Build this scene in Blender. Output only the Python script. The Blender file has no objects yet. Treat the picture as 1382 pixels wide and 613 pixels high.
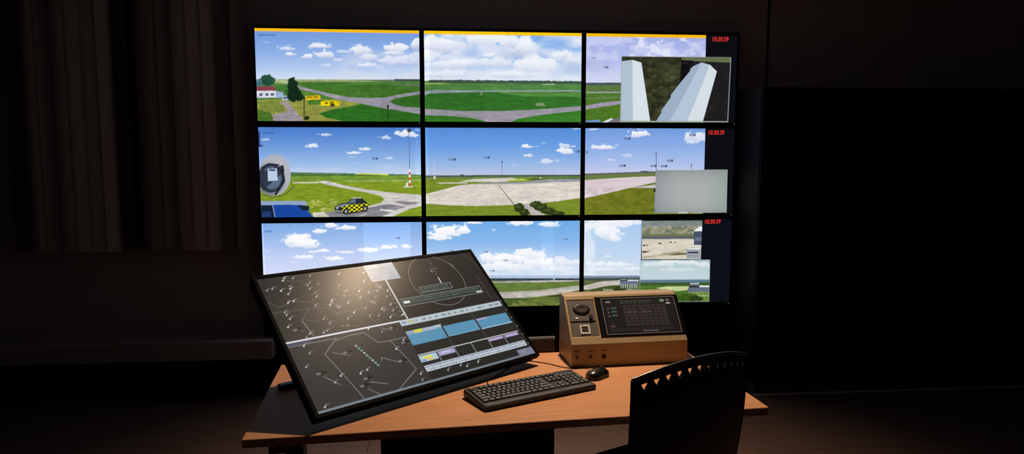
import bpy, bmesh, math, random
import numpy as np
from mathutils import Vector, Matrix

random.seed(7)
scene = bpy.context.scene
COL = scene.collection
R = math.radians

# ------------------------------------------------------------------ camera, world, lamp, exposure
FPX = 966.7
cam_d = bpy.data.cameras.new('camera')
cam_d.sensor_width = 36.0
cam_d.lens = 36.0 * FPX / 1382.0
cam_d.clip_start = 0.05
cam = bpy.data.objects.new('camera', cam_d)
COL.objects.link(cam)
cam.location = (1.170, -4.707, 1.580)
cam.rotation_euler = (math.pi / 2 - 0.1043, 0.0, -0.0943)
scene.camera = cam

world = bpy.data.worlds.new('world')
scene.world = world
world.use_nodes = True
world.node_tree.nodes['Background'].inputs['Color'].default_value = (0.010, 0.009, 0.009, 1)
world.node_tree.nodes['Background'].inputs['Strength'].default_value = 0.3

LAMP = Vector((1.72, -1.56, 2.70))
lamp_d = bpy.data.lights.new('desk_spot', 'SPOT')
lamp_d.energy = 208.0
lamp_d.color = (1.0, 0.74, 0.50)
lamp_d.spot_size = R(95)
lamp_d.spot_blend = 1.0
lamp_d.shadow_soft_size = 0.04
lamp_o = bpy.data.objects.new('desk_spot', lamp_d)
COL.objects.link(lamp_o)
lamp_o.location = LAMP
aim = Vector((1.62, -1.95, 0.74)) - LAMP
lamp_o.rotation_euler = aim.to_track_quat('-Z', 'Y').to_euler()

scene.view_settings.view_transform = 'Standard'
scene.view_settings.look = 'None'
scene.view_settings.gamma = 1.0
scene.view_settings.use_curve_mapping = False
scene.view_settings.exposure = 0.0
scene.cycles.use_denoising = True

# ------------------------------------------------------------------ materials
def mat(name, col, rough=0.5, metal=0.0, spec=0.5, emit=None, estr=1.0, noise=None, bump=None):
    m = bpy.data.materials.new(name)
    m.use_nodes = True
    nt = m.node_tree
    b = nt.nodes['Principled BSDF']
    b.inputs['Base Color'].default_value = (*col, 1)
    b.inputs['Roughness'].default_value = rough
    b.inputs['Metallic'].default_value = metal
    b.inputs['Specular IOR Level'].default_value = spec
    if emit:
        b.inputs['Emission Color'].default_value = (*emit, 1)
        b.inputs['Emission Strength'].default_value = estr
    if noise:                      # (scale, amount): small colour variation of the thing itself
        tc = nt.nodes.new('ShaderNodeTexCoord')
        n = nt.nodes.new('ShaderNodeTexNoise')
        n.inputs['Scale'].default_value = noise[0]
        n.inputs['Detail'].default_value = 6
        nt.links.new(tc.outputs['Object'], n.inputs['Vector'])
        mx = nt.nodes.new('ShaderNodeMix'); mx.data_type = 'RGBA'
        k = noise[1]
        mx.inputs['A'].default_value = (*[c * (1 - k) for c in col], 1)
        mx.inputs['B'].default_value = (*[min(1, c * (1 + k)) for c in col], 1)
        nt.links.new(n.outputs['Fac'], mx.inputs['Factor'])
        nt.links.new(mx.outputs['Result'], b.inputs['Base Color'])
        if bump:
            bp = nt.nodes.new('ShaderNodeBump')
            bp.inputs['Strength'].default_value = bump
            bp.inputs['Distance'].default_value = 0.001
            nt.links.new(n.outputs['Fac'], bp.inputs['Height'])
            nt.links.new(bp.outputs['Normal'], b.inputs['Normal'])
    return m

def wood_mat(name, c1, c2, scale, stretch, rough, spec=0.35):
    m = bpy.data.materials.new(name)
    m.use_nodes = True
    nt = m.node_tree
    b = nt.nodes['Principled BSDF']
    b.inputs['Roughness'].default_value = rough
    b.inputs['Specular IOR Level'].default_value = spec
    tc = nt.nodes.new('ShaderNodeTexCoord')
    mp = nt.nodes.new('ShaderNodeMapping')
    mp.inputs['Scale'].default_value = stretch
    n = nt.nodes.new('ShaderNodeTexNoise')
    n.inputs['Scale'].default_value = scale
    n.inputs['Detail'].default_value = 8
    n.inputs['Roughness'].default_value = 0.65
    n.inputs['Distortion'].default_value = 0.4
    cr = nt.nodes.new('ShaderNodeValToRGB')
    cr.color_ramp.elements[0].position = 0.32
    cr.color_ramp.elements[0].color = (*c1, 1)
    cr.color_ramp.elements[1].position = 0.68
    cr.color_ramp.elements[1].color = (*c2, 1)
    bp = nt.nodes.new('ShaderNodeBump')
    bp.inputs['Strength'].default_value = 0.12
    bp.inputs['Distance'].default_value = 0.0006
    nt.links.new(tc.outputs['Object'], mp.inputs['Vector'])
    nt.links.new(mp.outputs['Vector'], n.inputs['Vector'])
    nt.links.new(n.outputs['Fac'], cr.inputs['Fac'])
    nt.links.new(cr.outputs['Color'], b.inputs['Base Color'])
    nt.links.new(n.outputs['Fac'], bp.inputs['Height'])
    nt.links.new(bp.outputs['Normal'], b.inputs['Normal'])
    return m

def screen_mat(name, rough, spec, strength=1.0):
    """a lit display: the picture is a colour layer of the screen mesh and the screen gives it off as light"""
    m = bpy.data.materials.new(name)
    m.use_nodes = True
    nt = m.node_tree
    b = nt.nodes['Principled BSDF']
    b.inputs['Base Color'].default_value = (0.012, 0.012, 0.013, 1)
    b.inputs['Roughness'].default_value = rough
    b.inputs['Specular IOR Level'].default_value = spec
    a = nt.nodes.new('ShaderNodeAttribute')
    a.attribute_name = 'picture'
    nt.links.new(a.outputs['Color'], b.inputs['Emission Color'])
    b.inputs['Emission Strength'].default_value = strength
    return m

M = {}
M['wall'] = mat('dark_wall_paint', (0.48, 0.41, 0.38), 0.85, noise=(6, 0.15))
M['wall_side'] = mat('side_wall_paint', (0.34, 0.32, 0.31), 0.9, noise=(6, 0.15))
M['ceil'] = mat('ceiling_paint', (0.50, 0.49, 0.48), 0.9, noise=(8, 0.1))
M['blind'] = mat('blind_fabric', (0.72, 0.64, 0.59), 0.9, noise=(40, 0.12))
M['black'] = mat('matte_black', (0.006, 0.006, 0.007), 0.6, spec=0.25, noise=(30, 0.2))
M['cabinet'] = mat('black_cabinet_laminate', (0.004, 0.004, 0.005), 0.7, spec=0.15, noise=(12, 0.2))
M['plinth'] = mat('charcoal_plinth', (0.055, 0.052, 0.053), 0.6, spec=0.3, noise=(20, 0.2))
M['strip'] = mat('brushed_strip', (0.62, 0.60, 0.58), 0.5, metal=0.0, noise=(60, 0.1))
M['bezel'] = mat('black_bezel_plastic', (0.005, 0.005, 0.006), 0.45, spec=0.3, noise=(50, 0.15))
M['ledge'] = mat('dark_ledge', (0.45, 0.38, 0.35), 0.7, noise=(15, 0.2))
M['desk'] = wood_mat('beech_desk_laminate', (0.46, 0.215, 0.105), (0.60, 0.30, 0.155), 5.0, (1.0, 14.0, 14.0), 0.5, 0.10)
M['desk_edge'] = wood_mat('beech_edge_band', (0.40, 0.20, 0.10), (0.50, 0.26, 0.13), 5.0, (1.0, 14.0, 14.0), 0.5)
M['floor'] = mat('floor_screed', (0.02, 0.014, 0.011), 0.8, noise=(5, 0.2))
M['plank'] = wood_mat('dark_floor_plank', (0.11, 0.064, 0.047), (0.17, 0.10, 0.075), 4.0, (1.0, 12.0, 12.0), 0.35)
M['tan'] = mat('tan_satin_coat', (0.37, 0.270, 0.150), 0.42, metal=0.15, spec=0.5, noise=(120, 0.06), bump=0.15)
M['face'] = mat('dark_grey_faceplate', (0.075, 0.066, 0.064), 0.55, noise=(80, 0.1))
M['knob'] = mat('black_knob_plastic', (0.028, 0.024, 0.023), 0.35, noise=(60, 0.1))
M['rubber'] = mat('black_rubber', (0.008, 0.008, 0.008), 0.6, spec=0.3, noise=(60, 0.1))
M['steel'] = mat('satin_steel', (0.62, 0.60, 0.58), 0.35, metal=1.0, noise=(80, 0.05))
M['silver'] = mat('silver_plastic', (0.55, 0.52, 0.48), 0.45, noise=(80, 0.05))
M['glass_edge'] = mat('grey_glass_edge', (0.16, 0.165, 0.18), 0.4, noise=(80, 0.05))
M['white'] = mat('white_print', (0.75, 0.73, 0.70), 0.6, noise=(80, 0.05))
M['kb'] = mat('keyboard_black_plastic', (0.010, 0.0095, 0.010), 0.5, spec=0.4, noise=(90, 0.1))
M['key'] = mat('key_cap_plastic', (0.068, 0.072, 0.082), 0.5, spec=0.5, noise=(90, 0.1))
M['legend'] = mat('key_legend_print', (0.55, 0.53, 0.50), 0.6, noise=(90, 0.05))
M['mouse'] = mat('mouse_black_plastic', (0.012, 0.011, 0.012), 0.28, spec=0.5, noise=(90, 0.1))
M['chair'] = mat('chair_black_plastic', (0.014, 0.014, 0.016), 0.38, spec=0.5, noise=(60, 0.15))
M['fabric'] = mat('chair_black_fabric', (0.012, 0.012, 0.014), 0.95, spec=0.1, noise=(200, 0.3))
M['metal_black'] = mat('black_steel', (0.010, 0.010, 0.011), 0.45, metal=0.3, noise=(40, 0.1))
M['mon_body'] = mat('monitor_black_plastic', (0.003, 0.003, 0.003), 0.5, spec=0.03, noise=(60, 0.15))
M['clock'] = mat('red_clock_digits', (0.02, 0.0, 0.0), 0.5, emit=(1.0, 0.045, 0.030), estr=1.0)
M['led'] = mat('pale_indicator', (0.05, 0.05, 0.05), 0.5, emit=(0.16, 0.17, 0.19), estr=1.0)
M['lampglow'] = mat('warm_lamp_diffuser', (0.6, 0.5, 0.4), 0.5, emit=(1.0, 0.74, 0.50), estr=6.0)
M['wallscreen'] = screen_mat('video_wall_picture', 0.5, 0.15)
M['touch'] = screen_mat('touch_monitor_picture', 0.31, 0.095)
M['consolescreen'] = screen_mat('console_picture', 0.3, 0.05)
M['screen_frame'] = mat('black_screen_frame', (0.004, 0.004, 0.0045), 0.5, spec=0.05, noise=(60, 0.1))
M['rim'] = mat('chair_rim_plastic', (0.03, 0.03, 0.032), 0.28, spec=0.9, noise=(60, 0.1))

# ------------------------------------------------------------------ object helpers
def tag(o, label=None, cat=None, group=None, kind=None):
    if label: o['label'] = label
    if cat: o['category'] = cat
    if group: o['group'] = group
    if kind: o['kind'] = kind
    return o

def empty(name, loc, rz=0.0, label=None, cat=None, group=None):
    o = bpy.data.objects.new(name, None)
    o.empty_display_size = 0.05
    COL.objects.link(o)
    o.location = loc
    o.rotation_euler = (0, 0, rz)
    return tag(o, label, cat, group)

def obj(name, bm, m, parent=None, smooth=False, loc=None, rot=None):
    if isinstance(bm, bmesh.types.BMesh):
        me = bpy.data.meshes.new(name)
        bmesh.ops.recalc_face_normals(bm, faces=bm.faces)
        bm.to_mesh(me)
        bm.free()
    else:
        me = bm
    if m is not None and not me.materials:
        me.materials.append(M[m] if isinstance(m, str) else m)
    if smooth:
        for p in me.polygons: p.use_smooth = True
    o = bpy.data.objects.new(name, me)
    COL.objects.link(o)
    if parent: o.parent = parent
    if loc: o.location = loc
    if rot: o.rotation_euler = rot
    return o

def box(x0, x1, y0, y1, z0, z1, bev=0.0, seg=2, bm=None):
    b = bmesh.new()
    bmesh.ops.create_cube(b, size=1.0)
    for v in b.verts:
        v.co = Vector(((x0 + x1) / 2 + v.co.x * (x1 - x0), (y0 + y1) / 2 + v.co.y * (y1 - y0), (z0 + z1) / 2 + v.co.z * (z1 - z0)))
    if bev > 0:
        bmesh.ops.bevel(b, geom=list(b.edges), offset=bev, segments=seg, affect='EDGES', profile=0.5)
    if bm is not None:
        me = bpy.data.meshes.new('tmp'); b.to_mesh(me); b.free(); bm.from_mesh(me); bpy.data.meshes.remove(me)
        return bm
    return b

def cyl(p0, p1, r0, r1=None, n=20, cap=True, bm=None):
    b = bm or bmesh.new()
    p0, p1 = Vector(p0), Vector(p1)
    r1 = r0 if r1 is None else r1
    q = (p1 - p0).to_track_quat('Z', 'Y').to_matrix()
    ra = [b.verts.new(p0 + q @ Vector((r0 * math.cos(2 * math.pi * i / n), r0 * math.sin(2 * math.pi * i / n), 0))) for i in range(n)]
    rb = [b.verts.new(p1 + q @ Vector((r1 * math.cos(2 * math.pi * i / n), r1 * math.sin(2 * math.pi * i / n), 0))) for i in range(n)]
    for i in range(n):
        b.faces.new((ra[i], ra[(i + 1) % n], rb[(i + 1) % n], rb[i]))
    if cap:
        b.faces.new(ra[::-1]); b.faces.new(rb)
    return b

def lathe(profile, n=32, bm=None, mtx=None):
    b = bm or bmesh.new()
    mtx = mtx or Matrix.Identity(4)
    rings = []
    for r, z in profile:
        if r < 1e-6:
            rings.append([b.verts.new(mtx @ Vector((0, 0, z)))])
        else:
            rings.append([b.verts.new(mtx @ Vector((r * math.cos(2 * math.pi * i / n), r * math.sin(2 * math.pi * i / n), z))) for i in range(n)])
    for a, c in zip(rings, rings[1:]):
        for i in range(n):
            j = (i + 1) % n
            f = []
            for v in (a[i % len(a)], a[j % len(a)], c[j % len(c)], c[i % len(c)]):
                if v not in f: f.append(v)
            if len(f) > 2: b.faces.new(f)
    return b

def tube(pts, r, n=8, bm=None):
    """smooth tube through points (Catmull-Rom)"""
    b = bm or bmesh.new()
    P = [Vector(p) for p in pts]
    path = []
    for i in range(len(P) - 1):
        p0, p1, p2, p3 = P[max(0, i - 1)], P[i], P[i + 1], P[min(len(P) - 1, i + 2)]
        for k in range(8):
            t = k / 8
            path.append(0.5 * ((2 * p1) + (p2 - p0) * t + (2 * p0 - 5 * p1 + 4 * p2 - p3) * t * t + (-p0 + 3 * p1 - 3 * p2 + p3) * t ** 3))
    path.append(P[-1])
    rings = []
    for i, p in enumerate(path):
        d = (path[min(i + 1, len(path) - 1)] - path[max(i - 1, 0)]).normalized()
        up = Vector((0, 0, 1)) if abs(d.z) < 0.95 else Vector((1, 0, 0))
        s = d.cross(up).normalized(); u = s.cross(d)
        rings.append([b.verts.new(p + r * (s * math.cos(2 * math.pi * k / n) + u * math.sin(2 * math.pi * k / n))) for k in range(n)])
    for a, c in zip(rings, rings[1:]):
        for k in range(n):
            b.faces.new((a[k], a[(k + 1) % n], c[(k + 1) % n], c[k]))
    b.faces.new(rings[0][::-1]); b.faces.new(rings[-1])
    return b

def xform(bm, mtx):
    bmesh.ops.transform(bm, matrix=mtx, verts=bm.verts)
    return bm

def frame_ring(w, h, bw, bh, d0, d1):
    """rectangular ring in local x (width) and z (height), from depth d0 (front) to d1 (back) in y; w,h outer"""
    b = bmesh.new()
    def ring(y, ww, hh):
        return [b.verts.new((sx * ww / 2, y, sz * hh / 2)) for sx, sz in ((-1, -1), (1, -1), (1, 1), (-1, 1))]
    fo, fi = ring(d0, w, h), ring(d0, w - 2 * bw, h - 2 * bh)
    bo, bi = ring(d1, w, h), ring(d1, w - 2 * bw, h - 2 * bh)
    for i in range(4):
        j = (i + 1) % 4
        b.faces.new((fo[i], fo[j], fi[j], fi[i])); b.faces.new((bo[j], bo[i], bi[i], bi[j]))
        b.faces.new((fo[j], fo[i], bo[i], bo[j])); b.faces.new((fi[i], fi[j], bi[j], bi[i]))
    return b

def text_mesh(s, size, m, name, parent, loc, rot, squeeze=1.0):
    cu = bpy.data.curves.new(name, 'FONT')
    cu.body = s
    cu.size = size
    cu.align_x = 'CENTER'; cu.align_y = 'CENTER'
    cu.offset = 0.0
    cu.resolution_u = 3
    t = bpy.data.objects.new(name, cu)
    COL.objects.link(t)
    dg = bpy.context.evaluated_depsgraph_get()
    me = bpy.data.meshes.new_from_object(t.evaluated_get(dg))
    bpy.data.objects.remove(t)
    for v in me.vertices: v.co.x *= squeeze
    me.materials.clear(); me.materials.append(M[m])
    o = bpy.data.objects.new(name, me)
    COL.objects.link(o)
    o.parent = parent; o.location = loc; o.rotation_euler = rot
    return o

# ------------------------------------------------------------------ pictures on the displays (drawn in numpy, kept as mesh colours)
RNG = np.random.default_rng(3)
def vnoise(X, Y, seed):
    g = np.random.default_rng(seed).random((257, 257))
    xi, yi = np.floor(X).astype(int), np.floor(Y).astype(int)
    fx, fy = X - xi, Y - yi
    fx, fy = fx * fx * (3 - 2 * fx), fy * fy * (3 - 2 * fy)
    a, b_ = g[yi % 257, xi % 257], g[yi % 257, (xi + 1) % 257]
    c, d = g[(yi + 1) % 257, xi % 257], g[(yi + 1) % 257, (xi + 1) % 257]
    return (a * (1 - fx) + b_ * fx) * (1 - fy) + (c * (1 - fx) + d * fx) * fy
def fbm(X, Y, seed, octv=5):
    s, a, t = 0, 0.5, 0
    for i in range(octv):
        s = s + a * vnoise(X * 2 ** i, Y * 2 ** i, seed + i); t += a; a *= 0.55
    return s / t
def sst(e0, e1, x):
    t = np.clip((x - e0) / (e1 - e0), 0, 1)
    return t * t * (3 - 2 * t)

class Pic:
    """a picture; quad = picture coordinates of its TL, TR, BR, BL corners"""
    def __init__(s, quad, nx, ny, base=(0, 0, 0), ss=2):
        s.nx, s.ny, s.ss = nx, ny, ss
        u = (np.arange(nx * ss) + 0.5) / (nx * ss); v = (np.arange(ny * ss) + 0.5) / (ny * ss)
        s.U, s.V = np.meshgrid(u, v)
        q = np.array(quad, float)
        w = [(1 - s.U) * (1 - s.V), s.U * (1 - s.V), s.U * s.V, (1 - s.U) * s.V]
        s.X = sum(wi * qi[0] for wi, qi in zip(w, q)); s.Y = sum(wi * qi[1] for wi, qi in zip(w, q))
        s.px = (q[1][0] - q[0][0]) / (nx * ss)
        s.c = np.zeros(s.U.shape + (3,)) + np.array(base, float)
        s.clip = None
    def put(s, mask, col, w=None):
        w = w or (slice(None), slice(None))
        mask = np.asarray(mask, float)
        if s.clip is not None: mask = mask * s.clip[w]
        mask = np.clip(mask, 0, 1)[..., None]
        s.c[w] = s.c[w] * (1 - mask) + np.asarray(col, float) * mask
    def win(s, x0, y0, x1, y1):
        """slice of the canvas that surely holds the given picture-coordinate box"""
        H, W = s.X.shape
        g = 2 * abs(s.px)
        ok = (s.X[::8, ::8] >= x0 - 9 * g) & (s.X[::8, ::8] <= x1 + 9 * g) & (s.Y[::8, ::8] >= y0 - 9 * g) & (s.Y[::8, ::8] <= y1 + 9 * g)
        r, c = np.nonzero(ok.any(1))[0], np.nonzero(ok.any(0))[0]
        if not len(r) or not len(c): return (slice(0, 0), slice(0, 0))
        return (slice(max(0, r[0] * 8 - 8), min(H, r[-1] * 8 + 16)), slice(max(0, c[0] * 8 - 8), min(W, c[-1] * 8 + 16)))
    def _in(s, pts, w):
        X, Y = s.X[w], s.Y[w]
        m = np.zeros(X.shape, bool)
        n = len(pts)
        for i in range(n):
            x0, y0 = pts[i]; x1, y1 = pts[(i + 1) % n]
            if y0 == y1: continue
            m ^= ((Y >= y0) != (Y >= y1)) & (X < (x1 - x0) * (Y - y0) / (y1 - y0) + x0)
        return m.astype(float)
    def inside(s, pts): return s._in(pts, (slice(None), slice(None)))
    def poly(s, pts, col, a=1.0):
        xs, ys = [q[0] for q in pts], [q[1] for q in pts]
        w = s.win(min(xs), min(ys), max(xs), max(ys))
        s.put(s._in(pts, w) * a, col, w)
    def rect(s, x0, y0, x1, y1, col, a=1.0):
        w = s.win(x0, y0, x1, y1); X, Y = s.X[w], s.Y[w]
        s.put(((X >= x0) & (X < x1) & (Y >= y0) & (Y < y1)) * a, col, w)
    def ell(s, cx, cy, rx, ry, col, a=1.0, soft=0.15):
        k = 1 + soft
        w = s.win(cx - rx * k, cy - ry * k, cx + rx * k, cy + ry * k)
        d = np.sqrt(((s.X[w] - cx) / rx) ** 2 + ((s.Y[w] - cy) / ry) ** 2)
        s.put(sst(1 + soft, 1 - soft, d) * a, col, w)
    def blob(s, cx, cy, rx, ry, col, a=1.0, seed=1, sc=0.05):
        w = s.win(cx - 1.6 * rx, cy - 1.6 * ry, cx + 1.6 * rx, cy + 1.6 * ry)
        d = np.sqrt(((s.X[w] - cx) / rx) ** 2 + ((s.Y[w] - cy) / ry) ** 2) + 0.9 * (fbm(s.X[w] * sc + 40, s.Y[w] * sc + 40, seed) - 0.5)
        s.put(sst(1.1, 0.9, d) * a, col, w)
    def line(s, pts, wd, col, a=1.0):
        xs, ys = [q[0] for q in pts], [q[1] for q in pts]
        w = s.win(min(xs) - wd, min(ys) - wd, max(xs) + wd, max(ys) + wd)
        X, Y = s.X[w], s.Y[w]
        m = np.zeros(X.shape)
        for (x0, y0), (x1, y1) in zip(pts, pts[1:]):
            dx, dy = x1 - x0, y1 - y0
            t = np.clip(((X - x0) * dx + (Y - y0) * dy) / (dx * dx + dy * dy + 1e-9), 0, 1)
            m = np.maximum(m, np.clip((wd / 2 - np.hypot(X - x0 - t * dx, Y - y0 - t * dy)) / abs(s.px) + 0.5, 0, 1))
        s.put(m * a, col, w)
    def grad(s, stops, yfun=None):
        """vertical gradient; stops = [(y, rgb)]"""
        ys = [p[0] for p in stops]
        yy = s.Y if yfun is None else yfun
        s.put(np.ones(s.X.shape), np.stack([np.interp(yy, ys, [p[1][k] for p in stops]) for k in range(3)], -1))
    def clouds(s, lst, col=(248, 248, 252), shade=(190, 200, 225), seed=11, sc=0.02, amp=1.0, strength=1.0):
        for i, (cx, cy, rx, ry, a) in enumerate(lst):
            w = s.win(cx - 2.4 * rx, cy - 2.4 * ry, cx + 2.4 * rx, cy + 2.4 * ry)
            X, Y = s.X[w], s.Y[w]
            d = ((X - cx) / rx) ** 2 + (np.where(Y > cy, 1.6, 1.0) * (Y - cy) / ry) ** 2
            k = sc * max(1.0, min(3.2, 45.0 / ry))
            n = fbm(X * k + i * 7.3, Y * k * 1.6 + i * 3.1, seed + i, 6)
            m = sst(0.36, 0.60, np.exp(-d * 0.85) + amp * 1.35 * (n - 0.5)) * np.exp(-np.maximum(d - 1.3, 0) * 1.4)
            t = sst(-0.5, 0.9, (Y - cy) / ry + 0.8 * (n - 0.5))[..., None]
            s.put(m * a * strength, np.array(col) * (1 - t) + np.array(shade) * t, w)
    def haze(s, cov, col, seed, sx, sy, lo, hi, a, y1=None):
        n = fbm(s.X * sx + 5, s.Y * sy + 5, seed)
        m = sst(lo, hi, n) * a * cov
        s.put(m, col)
    def tone(s, mask, k): s.c = np.clip(s.c * (1 + (mask * k)[..., None]), 0, 255)
    def grain(s, mask, sx, sy, seed, k):
        n = fbm(s.X * sx, s.Y * sy, seed, 4) - 0.5
        s.c = np.clip(s.c * (1 + (n * 2 * k * mask)[..., None]), 0, 255)
    def streaks(s, y0, seed, k):
        n = fbm(s.X * .012, s.Y * .16, seed, 5) - 0.5
        s.c = np.clip(s.c * (1 + (n * 2 * k * (s.Y > y0))[..., None]), 0, 255)
    def mark(s, x, y, w=34, h=11, col=(62, 78, 118)):
        s.rect(x - w / 2, y - h / 2, x + w / 2, y + h / 2, col, 0.55)
        for k in range(4): s.rect(x - w / 2 + w * (0.08 + 0.22 * k), y - h * 0.3, x - w / 2 + w * (0.2 + 0.22 * k), y + h * 0.3, (190, 205, 230), 0.5)
        s.rect(x + w * 0.28, y - h / 2, x + w / 2, y + h / 2, (25, 35, 60), 0.8)
    def ticks(s, y, xs, col=(60, 85, 140)):
        for x in xs: s.rect(x - 4, y - 2, x + 4, y + 4, col, 0.45)
    def title(s, x, y, w, h, col=(45, 85, 150)):
        k = 0
        while k < w:
            g = h * (0.5 + 0.35 * RNG.random())
            s.rect(x + k, y - h / 2 + (h - g) * RNG.random() * 0.5, x + k + g * 0.7, y + h / 2, col, 0.6); k += g
    def mesh(s, name, w, h):
        """planar mesh in x (width) and z (height), centred, facing -y"""
        c = s.c.reshape(s.ny, s.ss, s.nx, s.ss, 3).mean((1, 3)) / 255.0
        lin = np.where(c <= 0.04045, c / 12.92, ((c + 0.055) / 1.055) ** 2.4)
        nx, ny = s.nx, s.ny
        xs = np.linspace(-w / 2, w / 2, nx); zs = np.linspace(h / 2, -h / 2, ny)
        gx, gz = np.meshgrid(xs, zs)
        co = np.stack([gx, np.zeros_like(gx), gz], -1).reshape(-1, 3).astype(np.float32)
        idx = np.arange(nx * ny).reshape(ny, nx)
        f = np.stack([idx[1:, :-1], idx[1:, 1:], idx[:-1, 1:], idx[:-1, :-1]], -1).reshape(-1, 4).astype(np.int32)
        me = bpy.data.meshes.new(name)
        me.vertices.add(len(co)); me.vertices.foreach_set('co', co.ravel())
        me.loops.add(f.size); me.loops.foreach_set('vertex_index', f.ravel())
        me.polygons.add(len(f)); me.polygons.foreach_set('loop_start', np.arange(0, f.size, 4, dtype=np.int32))
        me.update(calc_edges=True)
        at = me.color_attributes.new('picture', 'FLOAT_COLOR', 'POINT')
        rgba = np.concatenate([lin, np.ones(lin.shape[:2] + (1,))], -1).astype(np.float32)
        at.data.foreach_set('color', rgba.ravel())
        return me

NX, NY = 320, 180
YEL = (250, 186, 18)

def pic_top_left():
    p = Pic([(20, 37), (992, 58), (995, 592), (35, 583)], NX, NY)
    hz = 336 + (p.X - 35) * 0.008
    p.grad([(40, (112, 152, 216)), (160, (136, 172, 228)), (270, (176, 200, 238)), (340, (214, 224, 240))])
    p.clouds([(390, 145, 70, 22, .95), (205, 160, 50, 18, .7), (228, 192, 30, 14, .9), (330, 208, 34, 18, .9), (430, 198, 60, 30, .85), (510, 228, 28, 10, .6), (545, 180, 40, 14, .6), (640, 180, 60, 36, .85), (690, 215, 60, 22, .8), (680, 260, 55, 18, .8), (810, 160, 40, 30, .95), (870, 165, 60, 36, .95), (830, 190, 60, 16, .8), (840, 235, 110, 34, .75), (970, 140, 32, 46, .9), (955, 230, 60, 50, .6), (440, 260, 34, 12, .5), (545, 292, 30, 8, .5), (95, 122, 22, 8, .3)], shade=(182, 190, 222))
    p.haze(sst(430, 640, p.X) * sst(140, 240, p.Y) * (p.Y < hz), (216, 220, 238), 5, .012, .03, .35, .65, .6)
    g = p.Y > hz
    p.put(g, (86, 128, 60))
    p.put((p.Y > hz) & (p.Y < hz + 14), (150, 166, 118))
    p.put(sst(560, 760, p.X) * (p.Y > hz + 2) * (p.Y < hz + 9), (92, 108, 92))
    p.put((p.X > 840) & (p.Y > hz - 3) & (p.Y < hz + 10), (70, 82, 84))
    p.poly([(560, 376), (990, 366), (992, 388), (700, 388)], (104, 118, 104), .8)
    p.poly([(270, 362), (560, 356), (992, 384), (992, 412), (850, 432), (770, 448), (560, 442), (330, 392)], (66, 114, 42))
    p.poly([(560, 356), (992, 352), (992, 366), (560, 372)], (76, 128, 54))
    p.poly([(130, 380), (210, 362), (290, 392), (300, 430), (150, 420)], (66, 120, 50))
    p.poly([(130, 338), (270, 352), (230, 368), (130, 356)], (190, 196, 150), .7)
    tw = (152, 148, 162)
    p.poly([(195, 358), (240, 366), (330, 392), (480, 428), (560, 444), (700, 450), (770, 449), (850, 434), (992, 413), (992, 430), (900, 444), (840, 455), (815, 468), (830, 486), (900, 502), (992, 510), (995, 546), (900, 530), (780, 511), (640, 482), (500, 456), (380, 418), (300, 402)], tw)
    p.poly([(815, 468), (840, 455), (900, 444), (994, 430), (994, 510), (900, 502), (830, 486)], (54, 110, 36))
    p.poly([(300, 405), (380, 420), (500, 458), (640, 484), (520, 520), (390, 540), (430, 562), (530, 585), (150, 583), (36, 583), (36, 460), (300, 450)], (142, 146, 66))
    p.poly([(300, 405), (390, 424), (500, 456), (300, 460)], (84, 128, 52))
    p.poly([(330, 462), (420, 460), (430, 488), (330, 486)], (70, 118, 42))
    p.poly([(390, 540), (480, 514), (640, 487), (780, 513), (995, 548), (996, 592), (560, 590), (430, 562)], (46, 106, 34))
    p.poly([(160, 470), (215, 470), (250, 520), (290, 560), (300, 584), (130, 584), (118, 545), (200, 528), (205, 505)], (152, 144, 150))
    p.poly([(36, 515), (110, 530), (130, 584), (36, 584)], (74, 112, 40))
    p.poly([(45, 470), (150, 462), (190, 500), (190, 525), (100, 532), (50, 520)], (120, 134, 58))
    p.blob(95, 345, 42, 34, (38, 78, 62), seed=21); p.blob(45, 358, 18, 26, (60, 110, 150), .7, seed=22)
    p.poly([(26, 378), (134, 378), (142, 406), (28, 406)], (134, 62, 74))
    p.poly([(30, 404), (140, 404), (140, 445), (32, 445)], (222, 222, 236))
    for x in (46, 80, 112): p.rect(x, 418, x + 20, 434, (70, 80, 110), .85)
    p.poly([(140, 402), (185, 416), (185, 446), (140, 446)], (150, 178, 210))
    p.poly([(176, 432), (225, 436), (225, 462), (180, 460)], (170, 186, 214)); p.rect(186, 440, 214, 450, (60, 70, 90), .8)
    p.blob(240, 372, 28, 44, (22, 44, 28), seed=23); p.blob(250, 425, 48, 46, (20, 42, 26), seed=24)
    p.poly([(314, 436), (398, 432), (402, 456), (316, 460)], (222, 186, 22)); p.rect(322, 440, 352, 447, (90, 80, 30), .8); p.rect(362, 438, 388, 445, (90, 80, 30), .8)
    p.poly([(404, 466), (500, 464), (516, 478), (512, 494), (404, 492)], (232, 206, 10)); p.rect(428, 472, 446, 484, (80, 76, 24), .8); p.rect(456, 470, 480, 480, (80, 76, 24), .8); p.ell(472, 490, 14, 9, (60, 56, 30))
    p.line([(305, 440), (306, 576)], 5, (30, 40, 30)); p.blob(322, 566, 14, 14, (24, 40, 20), seed=26)
    p.line([(800, 492), (802, 578)], 5, (34, 60, 40)); p.ell(800, 500, 6, 10, (28, 40, 40))
    p.grain(g, .05, .12, 31, .16); p.streaks(350, 331, .12)
    p.tone((p.X > 755) * 1.0 * (p.Y > 340), -.06)
    p.title(42, 78, 100, 12)
    p.put(p.V < .034, YEL); p.ticks(45, [320, 475, 620, 770], (150, 110, 20))
    return p

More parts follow.
